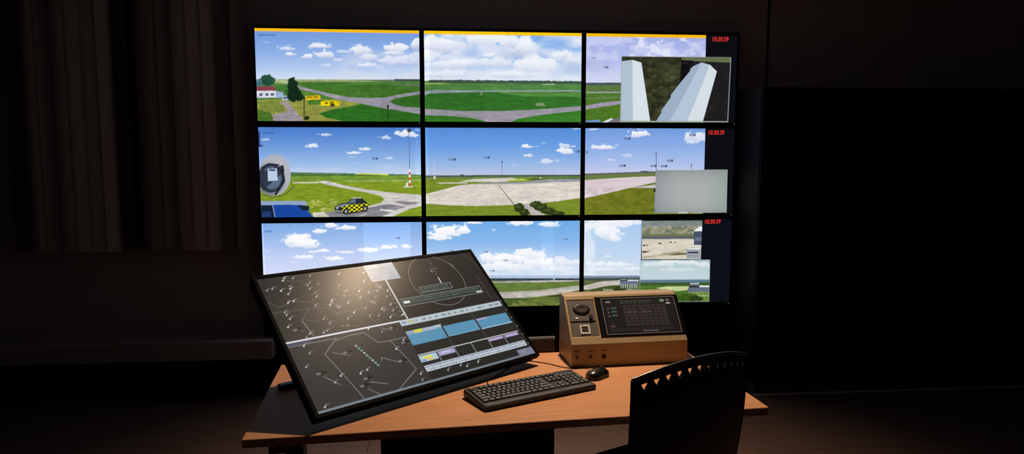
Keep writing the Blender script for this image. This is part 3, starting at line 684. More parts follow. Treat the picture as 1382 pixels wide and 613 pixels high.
def pic_touch():
    """radar and flight-strip display; picture coordinates are 0..16 by 0..9"""
    p = Pic([(0, 0), (16, 0), (16, 9), (0, 9)], 520, 292, (44, 43, 42))
    S = lambda pts: [(u * 16, v * 9) for u, v in pts]
    B = lambda u0, v0, u1, v1, col, a=1.0: p.rect(u0 * 16, v0 * 9, u1 * 16, v1 * 9, col, a)
    p.rect(7.55, 0, 16, 4.45, (27, 27, 27)); p.rect(7.4, 4.9, 16, 9, (30, 32, 30))
    p.rect(0, 4.55, 7.4, 9, (46, 46, 46))
    faint = [[(0.0, 0.27), (0.194, 0.291), (0.212, 0.297), (0.23, 0.351), (0.336, 0.353), (0.368, 0.486)], [(0.11, 0.482), (0.094, 0.359), (0.135, 0.288)], [(0.096, 0.353), (0.145, 0.388)], [(0.352, 0.294), (0.34, 0.35)], [(0.007, 0.185), (0.031, 0.237), (0.075, 0.221)], [(0.097, 0.043), (0.161, 0.062), (0.172, 0.096)], [(0.079, 0.203), (0.163, 0.237), (0.179, 0.275)], [(0.359, 0.269), (0.42, 0.226), (0.478, 0.226)], [(0.182, 0.34), (0.193, 0.458)], [(0.424, 0.359), (0.444, 0.403)], [(0.457, 0.434), (0.479, 0.473)]]
    mid = [[(0.181, 0.548), (0.232, 0.534), (0.298, 0.534), (0.331, 0.627), (0.383, 0.633), (0.452, 0.632)], [(0.0, 0.53), (0.181, 0.534)], [(0.383, 0.633), (0.426, 0.876), (0.316, 0.985)], [(0.308, 0.76), (0.315, 0.741), (0.376, 0.805)], [(0.226, 0.882), (0.284, 0.926)], [(0.205, 0.925), (0.239, 0.979)], [(0.373, 0.525), (0.415, 0.559)], [(0.185, 0.534), (0.116, 0.628), (0.164, 0.9), (0.176, 0.979)], [(0.146, 0.63), (0.203, 0.676)], [(0.073, 0.768), (0.117, 0.852)], [(0.093, 0.365), (0.109, 0.487)]]
    sym = [(0.102, 0.02), (0.093, 0.039), (0.134, 0.031), (0.202, 0.03), (0.19, 0.081), (0.175, 0.103), (0.177, 0.133), (0.217, 0.105), (0.108, 0.09), (0.106, 0.111), (0.089, 0.149), (0.02, 0.099), (0.042, 0.091), (0.069, 0.116), (0.074, 0.214), (0.096, 0.209), (0.047, 0.282), (0.048, 0.303), (0.054, 0.334), (0.192, 0.168), (0.188, 0.2), (0.167, 0.268), (0.222, 0.283), (0.234, 0.261), (0.253, 0.311), (0.32, 0.046), (0.295, 0.143), (0.426, 0.064), (0.406, 0.137), (0.449, 0.179), (0.4, 0.234), (0.419, 0.281), (0.392, 0.314), (0.353, 0.355), (0.356, 0.418), (0.39, 0.431), (0.419, 0.382), (0.425, 0.397), (0.467, 0.29), (0.465, 0.359), (0.264, 0.409), (0.3, 0.372), (0.172, 0.381), (0.187, 0.419), (0.034, 0.391), (0.099, 0.465), (0.148, 0.478), (0.166, 0.467), (0.08, 0.488), (0.322, 0.514), (0.368, 0.558), (0.485, 0.242), (0.461, 0.41), (0.436, 0.458), (0.311, 0.192), (0.365, 0.209), (0.439, 0.232), (0.454, 0.195), (0.461, 0.208), (0.488, 0.461), (0.496, 0.455), (0.225, 0.281), (0.246, 0.298), (0.296, 0.29), (0.295, 0.227), (0.356, 0.263), (0.238, 0.25), (0.401, 0.325), (0.057, 0.543), (0.065, 0.6), (0.032, 0.687), (0.134, 0.797), (0.104, 0.83), (0.032, 0.965), (0.436, 0.652), (0.388, 0.705), (0.207, 0.813), (0.237, 0.8), (0.431, 0.92), (0.424, 0.965), (0.64, 0.955), (0.7, 0.945), (0.55, 0.945), (0.615, 0.935)]
    dark = [(0.43, 0.543), (0.395, 0.798), (0.232, 0.858), (0.207, 0.902), (0.446, 0.674), (0.079, 0.753), (0.206, 0.652), (0.07, 0.423), (0.267, 0.461)]
    for l in faint: p.line(S(l), .05, (112, 108, 104), .6)
    for l in mid: p.line(S(l), .06, (138, 136, 134), .75)
    for u, v in dark: p.ell(u * 16, v * 9, .22, .16, (12, 12, 12), .9, .4); p.rect(u * 16 - .38, v * 9 - .1, u * 16 - .12, v * 9 + .04, (128, 128, 126), .8); p.rect(u * 16 - .05, v * 9 + .06, u * 16 + .2, v * 9 + .14, (90, 90, 90), .8)
    p.line(S([(0.238, 0.611), (0.286, 0.784)]), .05, (120, 124, 124), .8)
    for k in range(9): p.rect(3.8 + k * .09, 5.5 + k * .19, 3.95 + k * .09, 5.6 + k * .19, (120, 176, 160) if k % 3 else (200, 206, 214), .8)
    r = np.random.default_rng(5)
    for u, v in sym:
        c = 130 + 90 * r.random(); x, y = u * 16, v * 9
        p.ell(x, y, .062, .055, (c, c, c), .95, .35); p.line([(x, y), (x + .13, y - .12)], .05, (c, c, c), .75); p.rect(x + .1, y - .15, x + .3, y - .09, (c * .7, c * .7, c * .7), .6)
    for k in range(150):                                   # finer clutter in the middle of the upper radar picture
        x, y = 2.6 + 4.8 * r.random(), 1.4 + 2.7 * r.random()
        p.rect(x, y, x + .1 + .2 * r.random(), y + .06, (120, 118, 112), .55 * r.random())
    p.line([(0.05, 4.5), (7.55, 4.53)], .11, (214, 216, 222)); p.line([(0.05, 4.66), (1.4, 4.66)], .06, (90, 120, 200), .6)
    p.line([(8.07, 1.4), (8.06, 4.45)], .1, (206, 210, 210))
    for k in range(14): p.rect(7.7 + .2 * (k % 2), 2.2 + k * .16, 7.95, 2.28 + k * .16, (150, 152, 150), .6)
    # information box
    B(.44, 0, .577, .152, (164, 174, 182)); B(.44, 0, .577, .03, (178, 184, 188)); B(.505, .004, .53, .06, (150, 156, 158), .7)
    for k in range(5):
        B(.447 + .01 * (k % 2), .045 + .021 * k, .447 + .03 + .05 * r.random(), .053 + .021 * k, (120, 130, 138), .7); B(.53, .045 + .021 * k, .53 + .035 * r.random() + .01, .053 + .021 * k, (110, 140, 160), .7)
    # range circle with runway
    d = np.hypot((p.X - .743 * 16), (p.Y - .221 * 9)); p.put(np.clip((.03 - np.abs(d - .2326 * 9)) / .02 + .5, 0, 1) * .8, (126, 126, 120))
    for k in range(11): p.rect(12.13 - .008 * k, .3 + k * .18, 12.17 - .008 * k, .4 + k * .18, (140, 150, 146), .8)
    p.line(S([(0.753, 0.2), (0.753, 0.25)]), .07, (220, 224, 220)); p.line([(11.75, 1.05), (12.45, 1.0)], .05, (120, 140, 134), .7); p.ell(11.85, 1.2, .08, .08, (120, 140, 130)); p.line([(13.6, .75), (13.9, .95)], .05, (130, 132, 126), .7); p.ell(13.75, 1.05, .06, .06, (140, 140, 136))
    p.line(S([(.956, .0), (.956, .028), (.985, .106), (.998, .2)]), .04, (92, 94, 92), .7); p.line(S([(.955, .24), (.955, .47)]), .04, (104, 106, 104), .7)
    for (u0, v0, u1, v1, n) in ((.634, .257, .794, .308, 12), (.52, .333, .933, .396, 34)):
        B(u0, v0, u1, v1, (34, 44, 42)); p.line(S([(u0, v0), (u1, v0), (u1, v1), (u0, v1), (u0, v0)]), .05, (136, 148, 146), .85)
        for k in range(n):
            uu = u0 + .008 + (u1 - u0 - .02) * k / n
            B(uu, v0 + .011, uu + .004 + .004 * r.random(), v0 + .022, (150, 166, 162), .6); B(uu, v0 + .03, uu + .003 + .005 * r.random(), v0 + .044, (110, 150, 142), .6)
    B(.527, .352, .556, .374, (214, 218, 216)); B(.90, .375, .93, .392, (180, 190, 190))
    # flight-strip board
    B(.462, .499, .987, .546, (178, 192, 200))
    for k in range(16): B(.47 + .032 * k, .514, .474 + .02 * r.random() + .032 * k, .53, (92, 104, 112), .55)
    B(.505, .512, .52, .53, (206, 206, 90), .8)
    blue = (84, 142, 176)
    B(.463, .592, .63, .708, blue); B(.463, .592, .63, .622, (140, 160, 186)); B(.5, .592, .54, .618, (206, 204, 70)); B(.545, .596, .6, .616, (170, 180, 206), .8); B(.6, .592, .632, .606, (190, 200, 206))
    B(.638, .612, .803, .702, blue); B(.812, .612, .981, .704, blue); B(.812, .612, .87, .626, (168, 156, 200)); B(.638, .695, .803, .702, (110, 164, 190)); B(.812, .697, .985, .706, (150, 186, 200))
    for u in (.634, .808): B(u - .002, .592, u + .002, .71, (14, 18, 24)); B(u - .001, .55, u + .001, .78, (120, 126, 126), .7)
    B(.461, .783, .983, .79, (206, 212, 216))
    for u in (.548, .632, .72, .808, .895): B(u - .0015, .787, u + .0015, .87, (176, 182, 184), .85)
    B(.461, .795, .541, .845, (176, 200, 214)); B(.475, .805, .515, .822, (220, 214, 60)); B(.49, .826, .52, .838, (222, 190, 90)); B(.466, .825, .486, .84, (120, 150, 200))
    B(.551, .795, .628, .83, (164, 164, 204)); B(.565, .803, .61, .812, (206, 196, 230)); B(.812, .795, .888, .815, (176, 160, 206)); B(.9, .795, .975, .817, (176, 160, 210))
    B(.462, .871, .984, .918, (186, 196, 208))
    for k in range(46): B(.468 + .0111 * k, .877, .468 + .0111 * k + .004 + .004 * r.random(), .889, (84, 92, 108), .6); B(.468 + .0111 * k, .899, .468 + .0111 * k + .003 + .005 * r.random(), .911, (84, 92, 108), .6)
    B(.913, .938, .998, .982, (122, 120, 142)); B(.93, .945, .96, .975, (130, 140, 150), .6)
    B(0, .982, 1, 1, (112, 124, 134))  # bezel-edge reflection painted into the picture as a pale band along the bottom
    for k in range(6): B(.992, .5 + .08 * k, 1, .506 + .08 * k, (170, 176, 180), .8)
    return p

def pic_console():
    p = Pic([(0, 0), (10, 0), (10, 6.4), (0, 6.4)], 120, 78, (16, 14, 15))
    r = np.random.default_rng(8)
    p.rect(.15, .15, 9.85, 6.25, (20, 18, 19)); p.rect(2.3, .2, 8.0, 1.0, (24, 27, 24))
    for k in range(7): p.rect(2.5 + k * .62, .3, 2.95 + k * .62, .9, (46, 52, 46))
    for j in range(7):
        for i in range(9):
            c = (50, 38, 43) if (i + j) % 3 else (42, 42, 38)
            p.rect(2.7 + i * .68, 1.2 + j * .58, 3.28 + i * .68, 1.66 + j * .58, c)
    for x in (3.2, 4.0, 5.3, 6.0): p.rect(x, 2.4, x + .5, 2.7, (84, 66, 72), .8)
    for y in (1.5, 2.2, 2.9): p.rect(1.0, y, 1.8, y + .35, (52, 78, 62)); p.ell(.6, y + .3, .12, .12, (110, 100, 96))
    p.rect(.4, .35, 1.1, .7, (110, 112, 108)); p.rect(8.1, .3, 8.7, .8, (110, 128, 104)); p.rect(9.0, .3, 9.4, .7, (124, 88, 82)); p.rect(8.9, 1.0, 9.5, 1.2, (180, 180, 176))
    for k in range(14): p.rect(.5 + k * .62, 5.5, .95 + k * .62, 5.95, (42, 30, 34) if k % 2 else (34, 33, 30))
    p.rect(.5, 4.9, 1.1, 5.3, (80, 48, 60)); p.rect(4.8, 6.05, 7.0, 6.2, (120, 118, 116), .8)
    return p

# ------------------------------------------------------------------ the room
def struct(name, bm, m, parent=None):
    o = obj(name, bm, m, parent)
    if parent is None: o['kind'] = 'structure'
    return o

XL, XR, YB, YF, ZC = -2.4, 6.4, 0.14, -7.2, 2.95
floor = struct('floor', box(XL, XR, YF, YB, -0.12, -0.012), 'floor')
struct('ceiling', box(XL, XR, YF, YB, ZC, ZC + 0.1), 'ceil')
struct('wall_back', box(XL, XR, YB, YB + 0.12, -0.12, ZC + 0.1), 'wall')
struct('wall_left', box(XL - 0.12, XL, YF, YB, -0.12, ZC + 0.1), 'wall_side')
struct('wall_right', box(XR, XR + 0.12, YF, YB, -0.12, ZC + 0.1), 'wall_side')
struct('wall_front', box(XL, XR, YF - 0.12, YF, -0.12, ZC + 0.1), 'wall_side')
# floor planks, each its own piece (front of the room beyond the camera keeps the screed)
PW, PL = 0.19, 1.45
plank_me = None
row = 0
y = YB - 0.001
while y > -4.6:
    x = XL - (row * 0.53) % PL
    while x < XR:
        x0, x1 = max(x, XL), min(x + PL, XR)
        if x1 - x0 > 0.05:
            if abs((x1 - x0) - PL) < 1e-6:
                if plank_me is None:
                    b = box(0, PL - 0.003, 0, PW - 0.003, -0.012, 0.0, 0.0012, 1)
                    plank_me = bpy.data.meshes.new('plank'); b.to_mesh(plank_me); b.free(); plank_me.materials.append(M['plank'])
                me = plank_me
            else:
                me = box(0, x1 - x0 - 0.003, 0, PW - 0.003, -0.012, 0.0, 0.0012, 1)
            obj('plank', me, 'plank', floor, loc=(x0, y - PW, 0))
        x += PL
    y -= PW; row += 1

# wall panels above the cabinet (joint seen right of the video wall)
trim = struct('trim_1', box(3.388, 3.400, YB - 0.012, YB, 2.02, ZC), 'black')

# vertical blinds left of the video wall
bl = empty('vertical_blinds', (-1.05, 0.075, 0.945), 0, 'dark brown vertical fabric blinds hanging left of the video wall', 'blinds')
obj('headrail', box(-1.2, 1.02, -0.03, 0.04, 1.86, 1.92, 0.004), 'metal_black', bl)
slat_b = bmesh.new()
sv = []
for i in range(7):
    t = i / 6 - 0.5
    sv.append([slat_b.verts.new((t * 0.098, 0.007 * (1 - 4 * t * t) * -1, z)) for z in (0.0, 1.86)])
for a, c in zip(sv, sv[1:]): slat_b.faces.new((a[0], c[0], c[1], a[1]))
slat_me = bpy.data.meshes.new('slat'); bmesh.ops.solidify(slat_b, geom=slat_b.faces[:], thickness=0.0012); slat_b.to_mesh(slat_me); slat_b.free(); slat_me.materials.append(M['blind'])
for k in range(24):
    obj('slat', slat_me, None, bl, loc=(-1.14 + k * 0.090, 0.0, 0.0), rot=(0, 0, R(8 + (k * 37 % 13) * 1.3)))

# ledge with dark casing under the blinds
rc = empty('radiator_cover', (-1.15, 0.0, 0.0), 0, 'low dark casing with a brown ledge against the wall under the blinds', 'casing')
obj('ledge', box(-1.2, 1.21, -0.09, 0.135, 0.255, 0.375, 0.004), 'ledge', rc)
obj('casing', box(-1.2, 1.19, -0.05, 0.135, 0.0, 0.254, 0.003), 'cabinet', rc)

# tall black cabinet to the right of the video wall
cb = empty('tall_cabinet', (4.75, -0.1, 0.0), 0, 'tall black cabinet row standing right of the video wall', 'cabinet')
obj('carcass', box(-1.60, 1.62, -0.235, 0.23, 0.09, 1.985, 0.003), 'cabinet', cb)
obj('plinth', box(-1.59, 1.62, -0.245, 0.23, 0.008, 0.09, 0.002), 'plinth', cb)
obj('metal_strip', box(-1.59, 1.62, -0.262, -0.2455, 0.001, 0.012, 0.001, 1), 'strip', cb)
for k in range(4):
    d_ = obj('door', box(-1.595 + k * 0.803, -1.595 + k * 0.803 + 0.798, -0.253, -0.2355, 0.096, 1.980, 0.002), 'cabinet', cb)
    obj('handle', box(-1.595 + k * 0.803 + (0.74 if k % 2 == 0 else 0.045), -1.595 + k * 0.803 + (0.752 if k % 2 == 0 else 0.057), -0.268, -0.2535, 0.95, 1.10, 0.002), 'metal_black', d_)

# ------------------------------------------------------------------ video wall: plinth and nine panels
PX, PZ, SW, SH, TOP = 1.0511, 0.6133, 1.02, 0.574, 2.35
LEFT0 = -(PX - SW) / 2
ztop = TOP + (PZ - SH) / 2
zbot = ztop - 3 * PZ
vs = empty('video_wall_stand', (LEFT0 + 1.5 * PX, 0.06, 0.0), 0, 'black stand carrying the nine-screen video wall', 'stand')
obj('base_cabinet', box(-1.5 * PX, 1.5 * PX, -0.04, 0.075, 0.0, zbot - 0.002, 0.003), 'cabinet', vs)
for sx in (-1, 0, 1): obj('upright', box(sx * PX - 0.03, sx * PX + 0.03, 0.056, 0.078, zbot + 0.002, ztop - 0.05), 'metal_black', vs)

PANELS = [
    [(pic_top_left, 'top left wall screen showing a red-roofed house, dark conifer and yellow vehicles on grass'),
     (pic_top_mid, 'top middle wall screen showing green airfield and curved taxiway under white clouds'),
     (pic_top_right, 'top right wall screen with an inset picture of two white pillars')],
    [(pic_mid_left, 'wall screen showing a yellow and black checkered car and a round dish'),
     (pic_mid_mid, 'centre wall screen showing a wide pale concrete apron with dark bushes'),
     (pic_mid_right, 'wall screen with a blank grey inset in its lower right corner')],
    [(pic_low_left, 'bottom left wall screen showing only blue sky and small clouds above the tilted monitor'),
     (pic_low_mid, 'bottom middle wall screen with clouds over a field, partly behind the tilted monitor'),
     (pic_low_right, 'bottom right wall screen with two stacked inset pictures of the apron')]]
housing_me = None
for r_ in range(3):
    for c_ in range(3):
        fn, lab = PANELS[r_][c_]
        cx = LEFT0 + (c_ + 0.5) * PX
        z0 = ztop - (r_ + 1) * PZ
        e = empty('video_monitor', (cx, 0.0, z0), 0, lab, 'screen', 'video wall screens')
        if housing_me is None:
            ho = obj('housing', box(-PX / 2 + 0.001, PX / 2 - 0.001, 0.0045, 0.115, 0.0006, PZ - 0.0006, 0.002), 'bezel', e); housing_me = ho.data
            bo_ = obj('bezel', xform(frame_ring(PX - 0.002, PZ - 0.0012, (PX - SW) / 2 - 0.001, (PZ - SH) / 2 - 0.0006, -0.003, 0.004), Matrix.Translation((0, 0, PZ / 2))), 'bezel', e); bezel_me = bo_.data
            lo = obj('indicator_light', xform(cyl((0, -0.0042, 0), (0, -0.0031, 0), 0.0028, n=10), Matrix.Translation((PX / 2 - 0.022, 0, 0.010))), 'led', e); led_me = lo.data
        else:
            obj('housing', housing_me, None, e); obj('bezel', bezel_me, None, e); obj('indicator_light', led_me, None, e)
        pic = fn()
        so = obj('screen', pic.mesh('screen', SW, SH), 'wallscreen', e, loc=(0, 0.002, PZ / 2))
        if c_ == 2:
            u, v = ((0.884, 0.045), (0.875, 0.048), (0.868, 0.028))[r_]
            text_mesh('10:30:39', 0.042, 'clock', 'clock_digits', so, ((u - 0.5) * SW, -0.0012, (0.5 - v) * SH), (math.pi / 2, 0, 0), 0.80)

# ------------------------------------------------------------------ desk
DA = R(3.92)
ZD = 0.742
DW, DD = 1.66, 0.752
corner = Vector((2.229, -2.508, 0))                     # front right corner
ux, uy = Vector((math.cos(DA), math.sin(DA), 0)), Vector((-math.sin(DA), math.cos(DA), 0))
dloc = corner - ux * DW / 2 + uy * DD / 2
dk = empty('desk', (dloc.x, dloc.y, 0), DA, 'beech desk with black frame carrying the monitor, keyboard and tan console', 'desk')
obj('desk_top', box(-DW / 2, DW / 2, -DD / 2, DD / 2, ZD - 0.027, ZD, 0.0015, 2), 'desk', dk)
obj('edge_band', box(-DW / 2 + 0.002, DW / 2 - 0.002, -DD / 2 - 0.0012, -DD / 2 + 0.0002, ZD - 0.0255, ZD - 0.0015), 'desk_edge', dk)
for s in (-1, 1):
    lg = bmesh.new()
    x = s * (DW / 2 - 0.10)
    box(x - 0.035, x + 0.035, -0.33, 0.33, ZD - 0.070, ZD - 0.0275, 0.003, 2, lg)
    box(x - 0.03, x + 0.03, -0.05, 0.05, 0.03, ZD - 0.0705, 0.003, 2, lg)
    box(x - 0.035, x + 0.035, -0.33, 0.33, 0.001, 0.03, 0.003, 2, lg)
    lo = obj('leg_frame', lg, 'metal_black', dk)
    for k in range(2): obj('bolt', lathe([(0, 0.004), (0.004, 0.0035), (0.0055, 0), (0.0, 0)], 12, mtx=Matrix.Translation((x - 0.016 + k * 0.032, -0.3305, ZD - 0.045 - 0.006 * k)) @ Matrix.Rotation(R(90), 4, 'X')), 'silver', lo)
obj('cross_beam', box(-DW / 2 + 0.14, DW / 2 - 0.14, 0.10, 0.14, ZD - 0.10, ZD - 0.04, 0.003), 'metal_black', dk)
# black board with a rounded top behind the desk, left of the console
rl = bmesh.new()
box(-0.45, 0.28, -0.013, 0.013, 0.0, ZD + 0.052, 0.002, 1, rl)
cyl((-0.45, 0, ZD + 0.052), (0.28, 0, ZD + 0.052), 0.013, n=20, bm=rl)
bp_ = dloc + uy * (DD / 2 + 0.020)
rlo = obj('privacy_board', rl, 'plinth', loc=(bp_.x, bp_.y, 0), rot=(0, 0, DA))
tag(rlo, 'low black board with rounded top edge behind the desk, left of the tan console', 'board')

# ------------------------------------------------------------------ large tilted touch monitor
MS = 0.9478; MH = MS * 9 / 16; MT = 0.7487; MYAW = 0.6819
mc = Vector((1.0303, -2.1203, 0.9734))
mo = empty('touch_monitor', (mc.x, mc.y, ZD), MYAW, 'large black touch monitor tilted back on the desk, showing radar and flight strips', 'monitor')
ml = Vector((0, 0, mc.z - ZD))
# screen plane frame: x right, z' up along the screen, -y' towards the viewer
mm = Matrix.Translation(ml) @ Matrix.Rotation(-(math.pi / 2 - MT), 4, 'X')
obj('housing', xform(box(-MS / 2 - 0.008, MS / 2 + 0.008, 0.006, 0.050, -MH / 2 - 0.008, MH / 2 + 0.008, 0.006, 2), mm), 'mon_body', mo)
bz = frame_ring(MS + 0.028, MH + 0.028, 0.014, 0.014, -0.0035, 0.020)
bmesh.ops.bevel(bz, geom=[e_ for e_ in bz.edges], offset=0.0012, segments=1, affect='EDGES')
obj('bezel', xform(bz, mm), 'mon_body', mo)
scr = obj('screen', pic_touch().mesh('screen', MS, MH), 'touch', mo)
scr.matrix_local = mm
for k, (lx, lz) in enumerate(((MS / 2 + 0.0143, -0.05), (MS / 2 + 0.0143, -0.13), (-MS / 2 - 0.0143, -0.02))):
    obj('button', xform(box(lx - 0.0012, lx + 0.0012, 0.004, 0.012, lz - 0.008, lz + 0.008, 0.0008, 1), mm), 'rubber', mo)
st = bmesh.new()
box(-0.385, 0.09, 0.222, 0.252, 0.0005, 0.019, 0.003, 2, st)
obj('foot_bar', st, 'metal_black', mo)
for s in (-0.30, 0.05):
    top = mm @ Vector((s, 0.049, 0.16))
    obj('strut', cyl((s, 0.237, 0.019), top, 0.011, 0.011, 14), 'metal_black', mo, smooth=False)
obj('hinge_block', xform(box(-0.12, 0.12, 0.0505, 0.072, -0.1, 0.1, 0.004, 2), mm), 'mon_body', mo)

# ------------------------------------------------------------------ tan control console
CW, CDp, CF, CB, CT = 0.477, 0.213, 0.090, 0.257, 0.070
cn = Vector((1.657, -2.018, 0))                            # front left bottom corner
co = empty('control_console', (cn.x, cn.y, ZD), DA, 'tan metal console box with sloping dark touchscreen and round knob on the desk', 'console')
crease = Vector((0, CDp - CT, CB)); front = Vector((0, 0, CF))
slope = front - crease; SL = slope.length; sd = slope.normalized()
nrm = Vector((1, 0, 0)).cross(-sd).normalized()
if nrm.z < 0: nrm = -nrm
def face_pt(u, v, h=0.0): return crease + Vector((u * CW, 0, 0)) + sd * (v * SL) + nrm * h
us, vsx = [0, 0.022, 0.252, 1.0], [0, 0.095, 0.845, 1.0]
b = bmesh.new()
G = [[b.verts.new(face_pt(u, v)) for u in us] for v in vsx]
for j in range(3):
    for i in range(3):
        if (i, j) != (1, 1): b.faces.new((G[j][i], G[j + 1][i], G[j + 1][i + 1], G[j][i + 1]))
hole = [G[1][1], G[2][1], G[2][2], G[1][2]]
low = [b.verts.new(v.co - nrm * 0.006) for v in hole]
for i in range(4): b.faces.new((hole[i], low[i], low[(i + 1) % 4], hole[(i + 1) % 4]))
b.faces.new(low)
FB = [b.verts.new((x, 0, 0)) for x in (0, CW)]; BB = [b.verts.new((x, CDp, 0)) for x in (0, CW)]; TB = [b.verts.new((x, CDp, CB)) for x in (0, CW)]
b.faces.new([FB[0], FB[1]] + [G[3][i] for i in (3, 2, 1, 0)])
b.faces.new([TB[0], TB[1]] + [G[0][i] for i in (3, 2, 1, 0)])
b.faces.new([BB[0], BB[1], TB[1], TB[0]]); b.faces.new([FB[0], FB[1], BB[1], BB[0]])
b.faces.new([FB[0], BB[0], TB[0]] + [G[j][0] for j in range(4)]); b.faces.new([FB[1], BB[1], TB[1]] + [G[j][3] for j in range(4)])
body = obj('body', b, 'tan', co)
bv = body.modifiers.new('edge', 'BEVEL'); bv.width = 0.0022; bv.segments = 2; bv.limit_method = 'ANGLE'; bv.angle_limit = R(25)
fm = Matrix((( 1, -sd.x * -1, nrm.x, 0), (0, -sd.y, nrm.y, 0), (0, -sd.z, nrm.z, 0), (0, 0, 0, 1)))   # columns: right, up the slope, out
def on_face(u, v, h=0.0):
    m_ = fm.copy(); m_.translation = face_pt(u, v, h); return m_
def plate(name, u0, u1, v0, v1, h0, h1, m, parent, bev=0.001):
    return obj(name, xform(box(u0 * CW, u1 * CW, -v1 * SL, -v0 * SL, h0, h1, bev, 1), on_face(0, 0)), m, parent)
upper = plate('knob_panel', 0.026, 0.248, 0.103, 0.53, -0.0058, -0.002, 'face', co)
lower = plate('button_panel', 0.026, 0.248, 0.56, 0.838, -0.0058, -0.002, 'face', co)
obj('knob', lathe([(0.036, 0), (0.036, 0.004), (0.033, 0.006), (0.033, 0.018), (0.030, 0.021), (0.022, 0.0205), (0.010, 0.018), (0, 0.0175)], 40, mtx=on_face(0.137, 0.285, -0.0019) @ Matrix.Diagonal((0.98, 0.64, 0.30, 1))), 'knob', upper, smooth=True)
obj('toggle', xform(box(-0.007, 0.007, -0.010, 0.010, 0, 0.010, 0.002, 2), on_face(0.205, 0.46, -0.0019)), 'rubber', upper)
obj('indicator', xform(box(-0.006, 0.006, -0.0035, 0.0035, 0, 0.002, 0.0005, 1), on_face(0.085, 0.47, -0.0019)), 'white', upper)
bt = obj('button_frame', xform(frame_ring(0.040, 0.040, 0.007, 0.007, 0, 0.003), on_face(0.137, 0.70, -0.0019) @ Matrix.Rotation(R(90), 4, 'X')), 'silver', lower)
obj('button', xform(box(-0.0128, 0.0128, -0.0128, 0.0128, 0, 0.0015, 0.0005, 1), on_face(0.137, 0.70, -0.0019)), 'rubber', lower)
ts = plate('touchscreen_frame', 0.262, 1.006, 0.055, 0.868, 0.0002, 0.0032, 'screen_frame', co, 0.001)
sw_, sh_ = (0.955 - 0.33) * CW, (0.81 - 0.12) * SL
sc_ = obj('touchscreen', pic_console().mesh('touchscreen', sw_, sh_), 'consolescreen', ts)
sc_.matrix_local = on_face(0.6425, 0.465, 0.0038) @ Matrix.Rotation(R(-90), 4, 'X')
obj('glass_edge', xform(frame_ring(sw_ + 0.014, sh_ + 0.012, 0.003, 0.003, -0.0006, 0.0006), on_face(0.6425, 0.465, 0.0040) @ Matrix.Rotation(R(-90), 4, 'X')), 'glass_edge', ts)
for k, (jx, r0) in enumerate(((0.022, 0.008), (0.078, 0.008), (0.131, 0.009))):
    jk = obj('jack_socket', lathe([(r0, 0), (r0, 0.003), (r0 * 0.65, 0.003), (r0 * 0.6, -0.002 + 0.0025), (0, 0.0005)], 20, mtx=Matrix.Translation((jx, -0.0001, 0.040)) @ Matrix.Rotation(R(90), 4, 'X')), ('tan', 'tan', 'rubber')[k], co)
    obj('socket_hole', lathe([(r0 * 0.58, 0), (r0 * 0.58, 0.0022), (0, 0.0022)], 16, mtx=Matrix.Translation((jx, -0.0002, 0.040)) @ Matrix.Rotation(R(90), 4, 'X')), 'rubber', jk)
    obj('label_plate', box(jx - 0.008, jx + 0.008, -0.0008, -0.0001, 0.062, 0.067), 'knob', co)
for fx in (0.03, CW - 0.03):
    for fy in (0.03, CDp - 0.03): obj('foot', cyl((fx, fy, -0.0001), (fx, fy, -0.0001 + 0.003), 0.010, n=14), 'rubber', co)

# ------------------------------------------------------------------ keyboard
KW, KD = 0.45, 0.166
kb = empty('keyboard', (1.2955, -2.4680, ZD), 0.4352, 'black full-size keyboard lying on the desk in front of the tan console', 'keyboard')
def kz(y_): return 0.0180 + 0.0130 * max(0, y_ - 0.03) / (KD - 0.03)
b = bmesh.new()
rr, pts = 0.010, []
for cx_, cy_, a0 in ((KW - rr, rr, -90), (KW - rr, KD - rr, 0), (rr, KD - rr, 90), (rr, rr, 180)):
    for k in range(5):
        a = R(a0 + 90 * k / 4); pts.append((cx_ + rr * math.cos(a), cy_ + rr * math.sin(a)))
levels = []
for inset, f in ((0.004, 0.0), (0.0, 0.25), (0.0, 0.8), (0.003, 1.0)):
    ring = []
    for x, y_ in pts:
        xx = KW / 2 + (x - KW / 2) * (1 - inset / KW * 2); yy = KD / 2 + (y_ - KD / 2) * (1 - inset / KD * 2)
        ring.append(b.verts.new((xx, yy, 0.0008 + (kz(yy) - 0.0008) * f)))
    levels.append(ring)
for a_, c2 in zip(levels, levels[1:]):
    for i in range(len(pts)): b.faces.new((a_[i], a_[(i + 1) % len(pts)], c2[(i + 1) % len(pts)], c2[i]))
b.faces.new(levels[0][::-1])
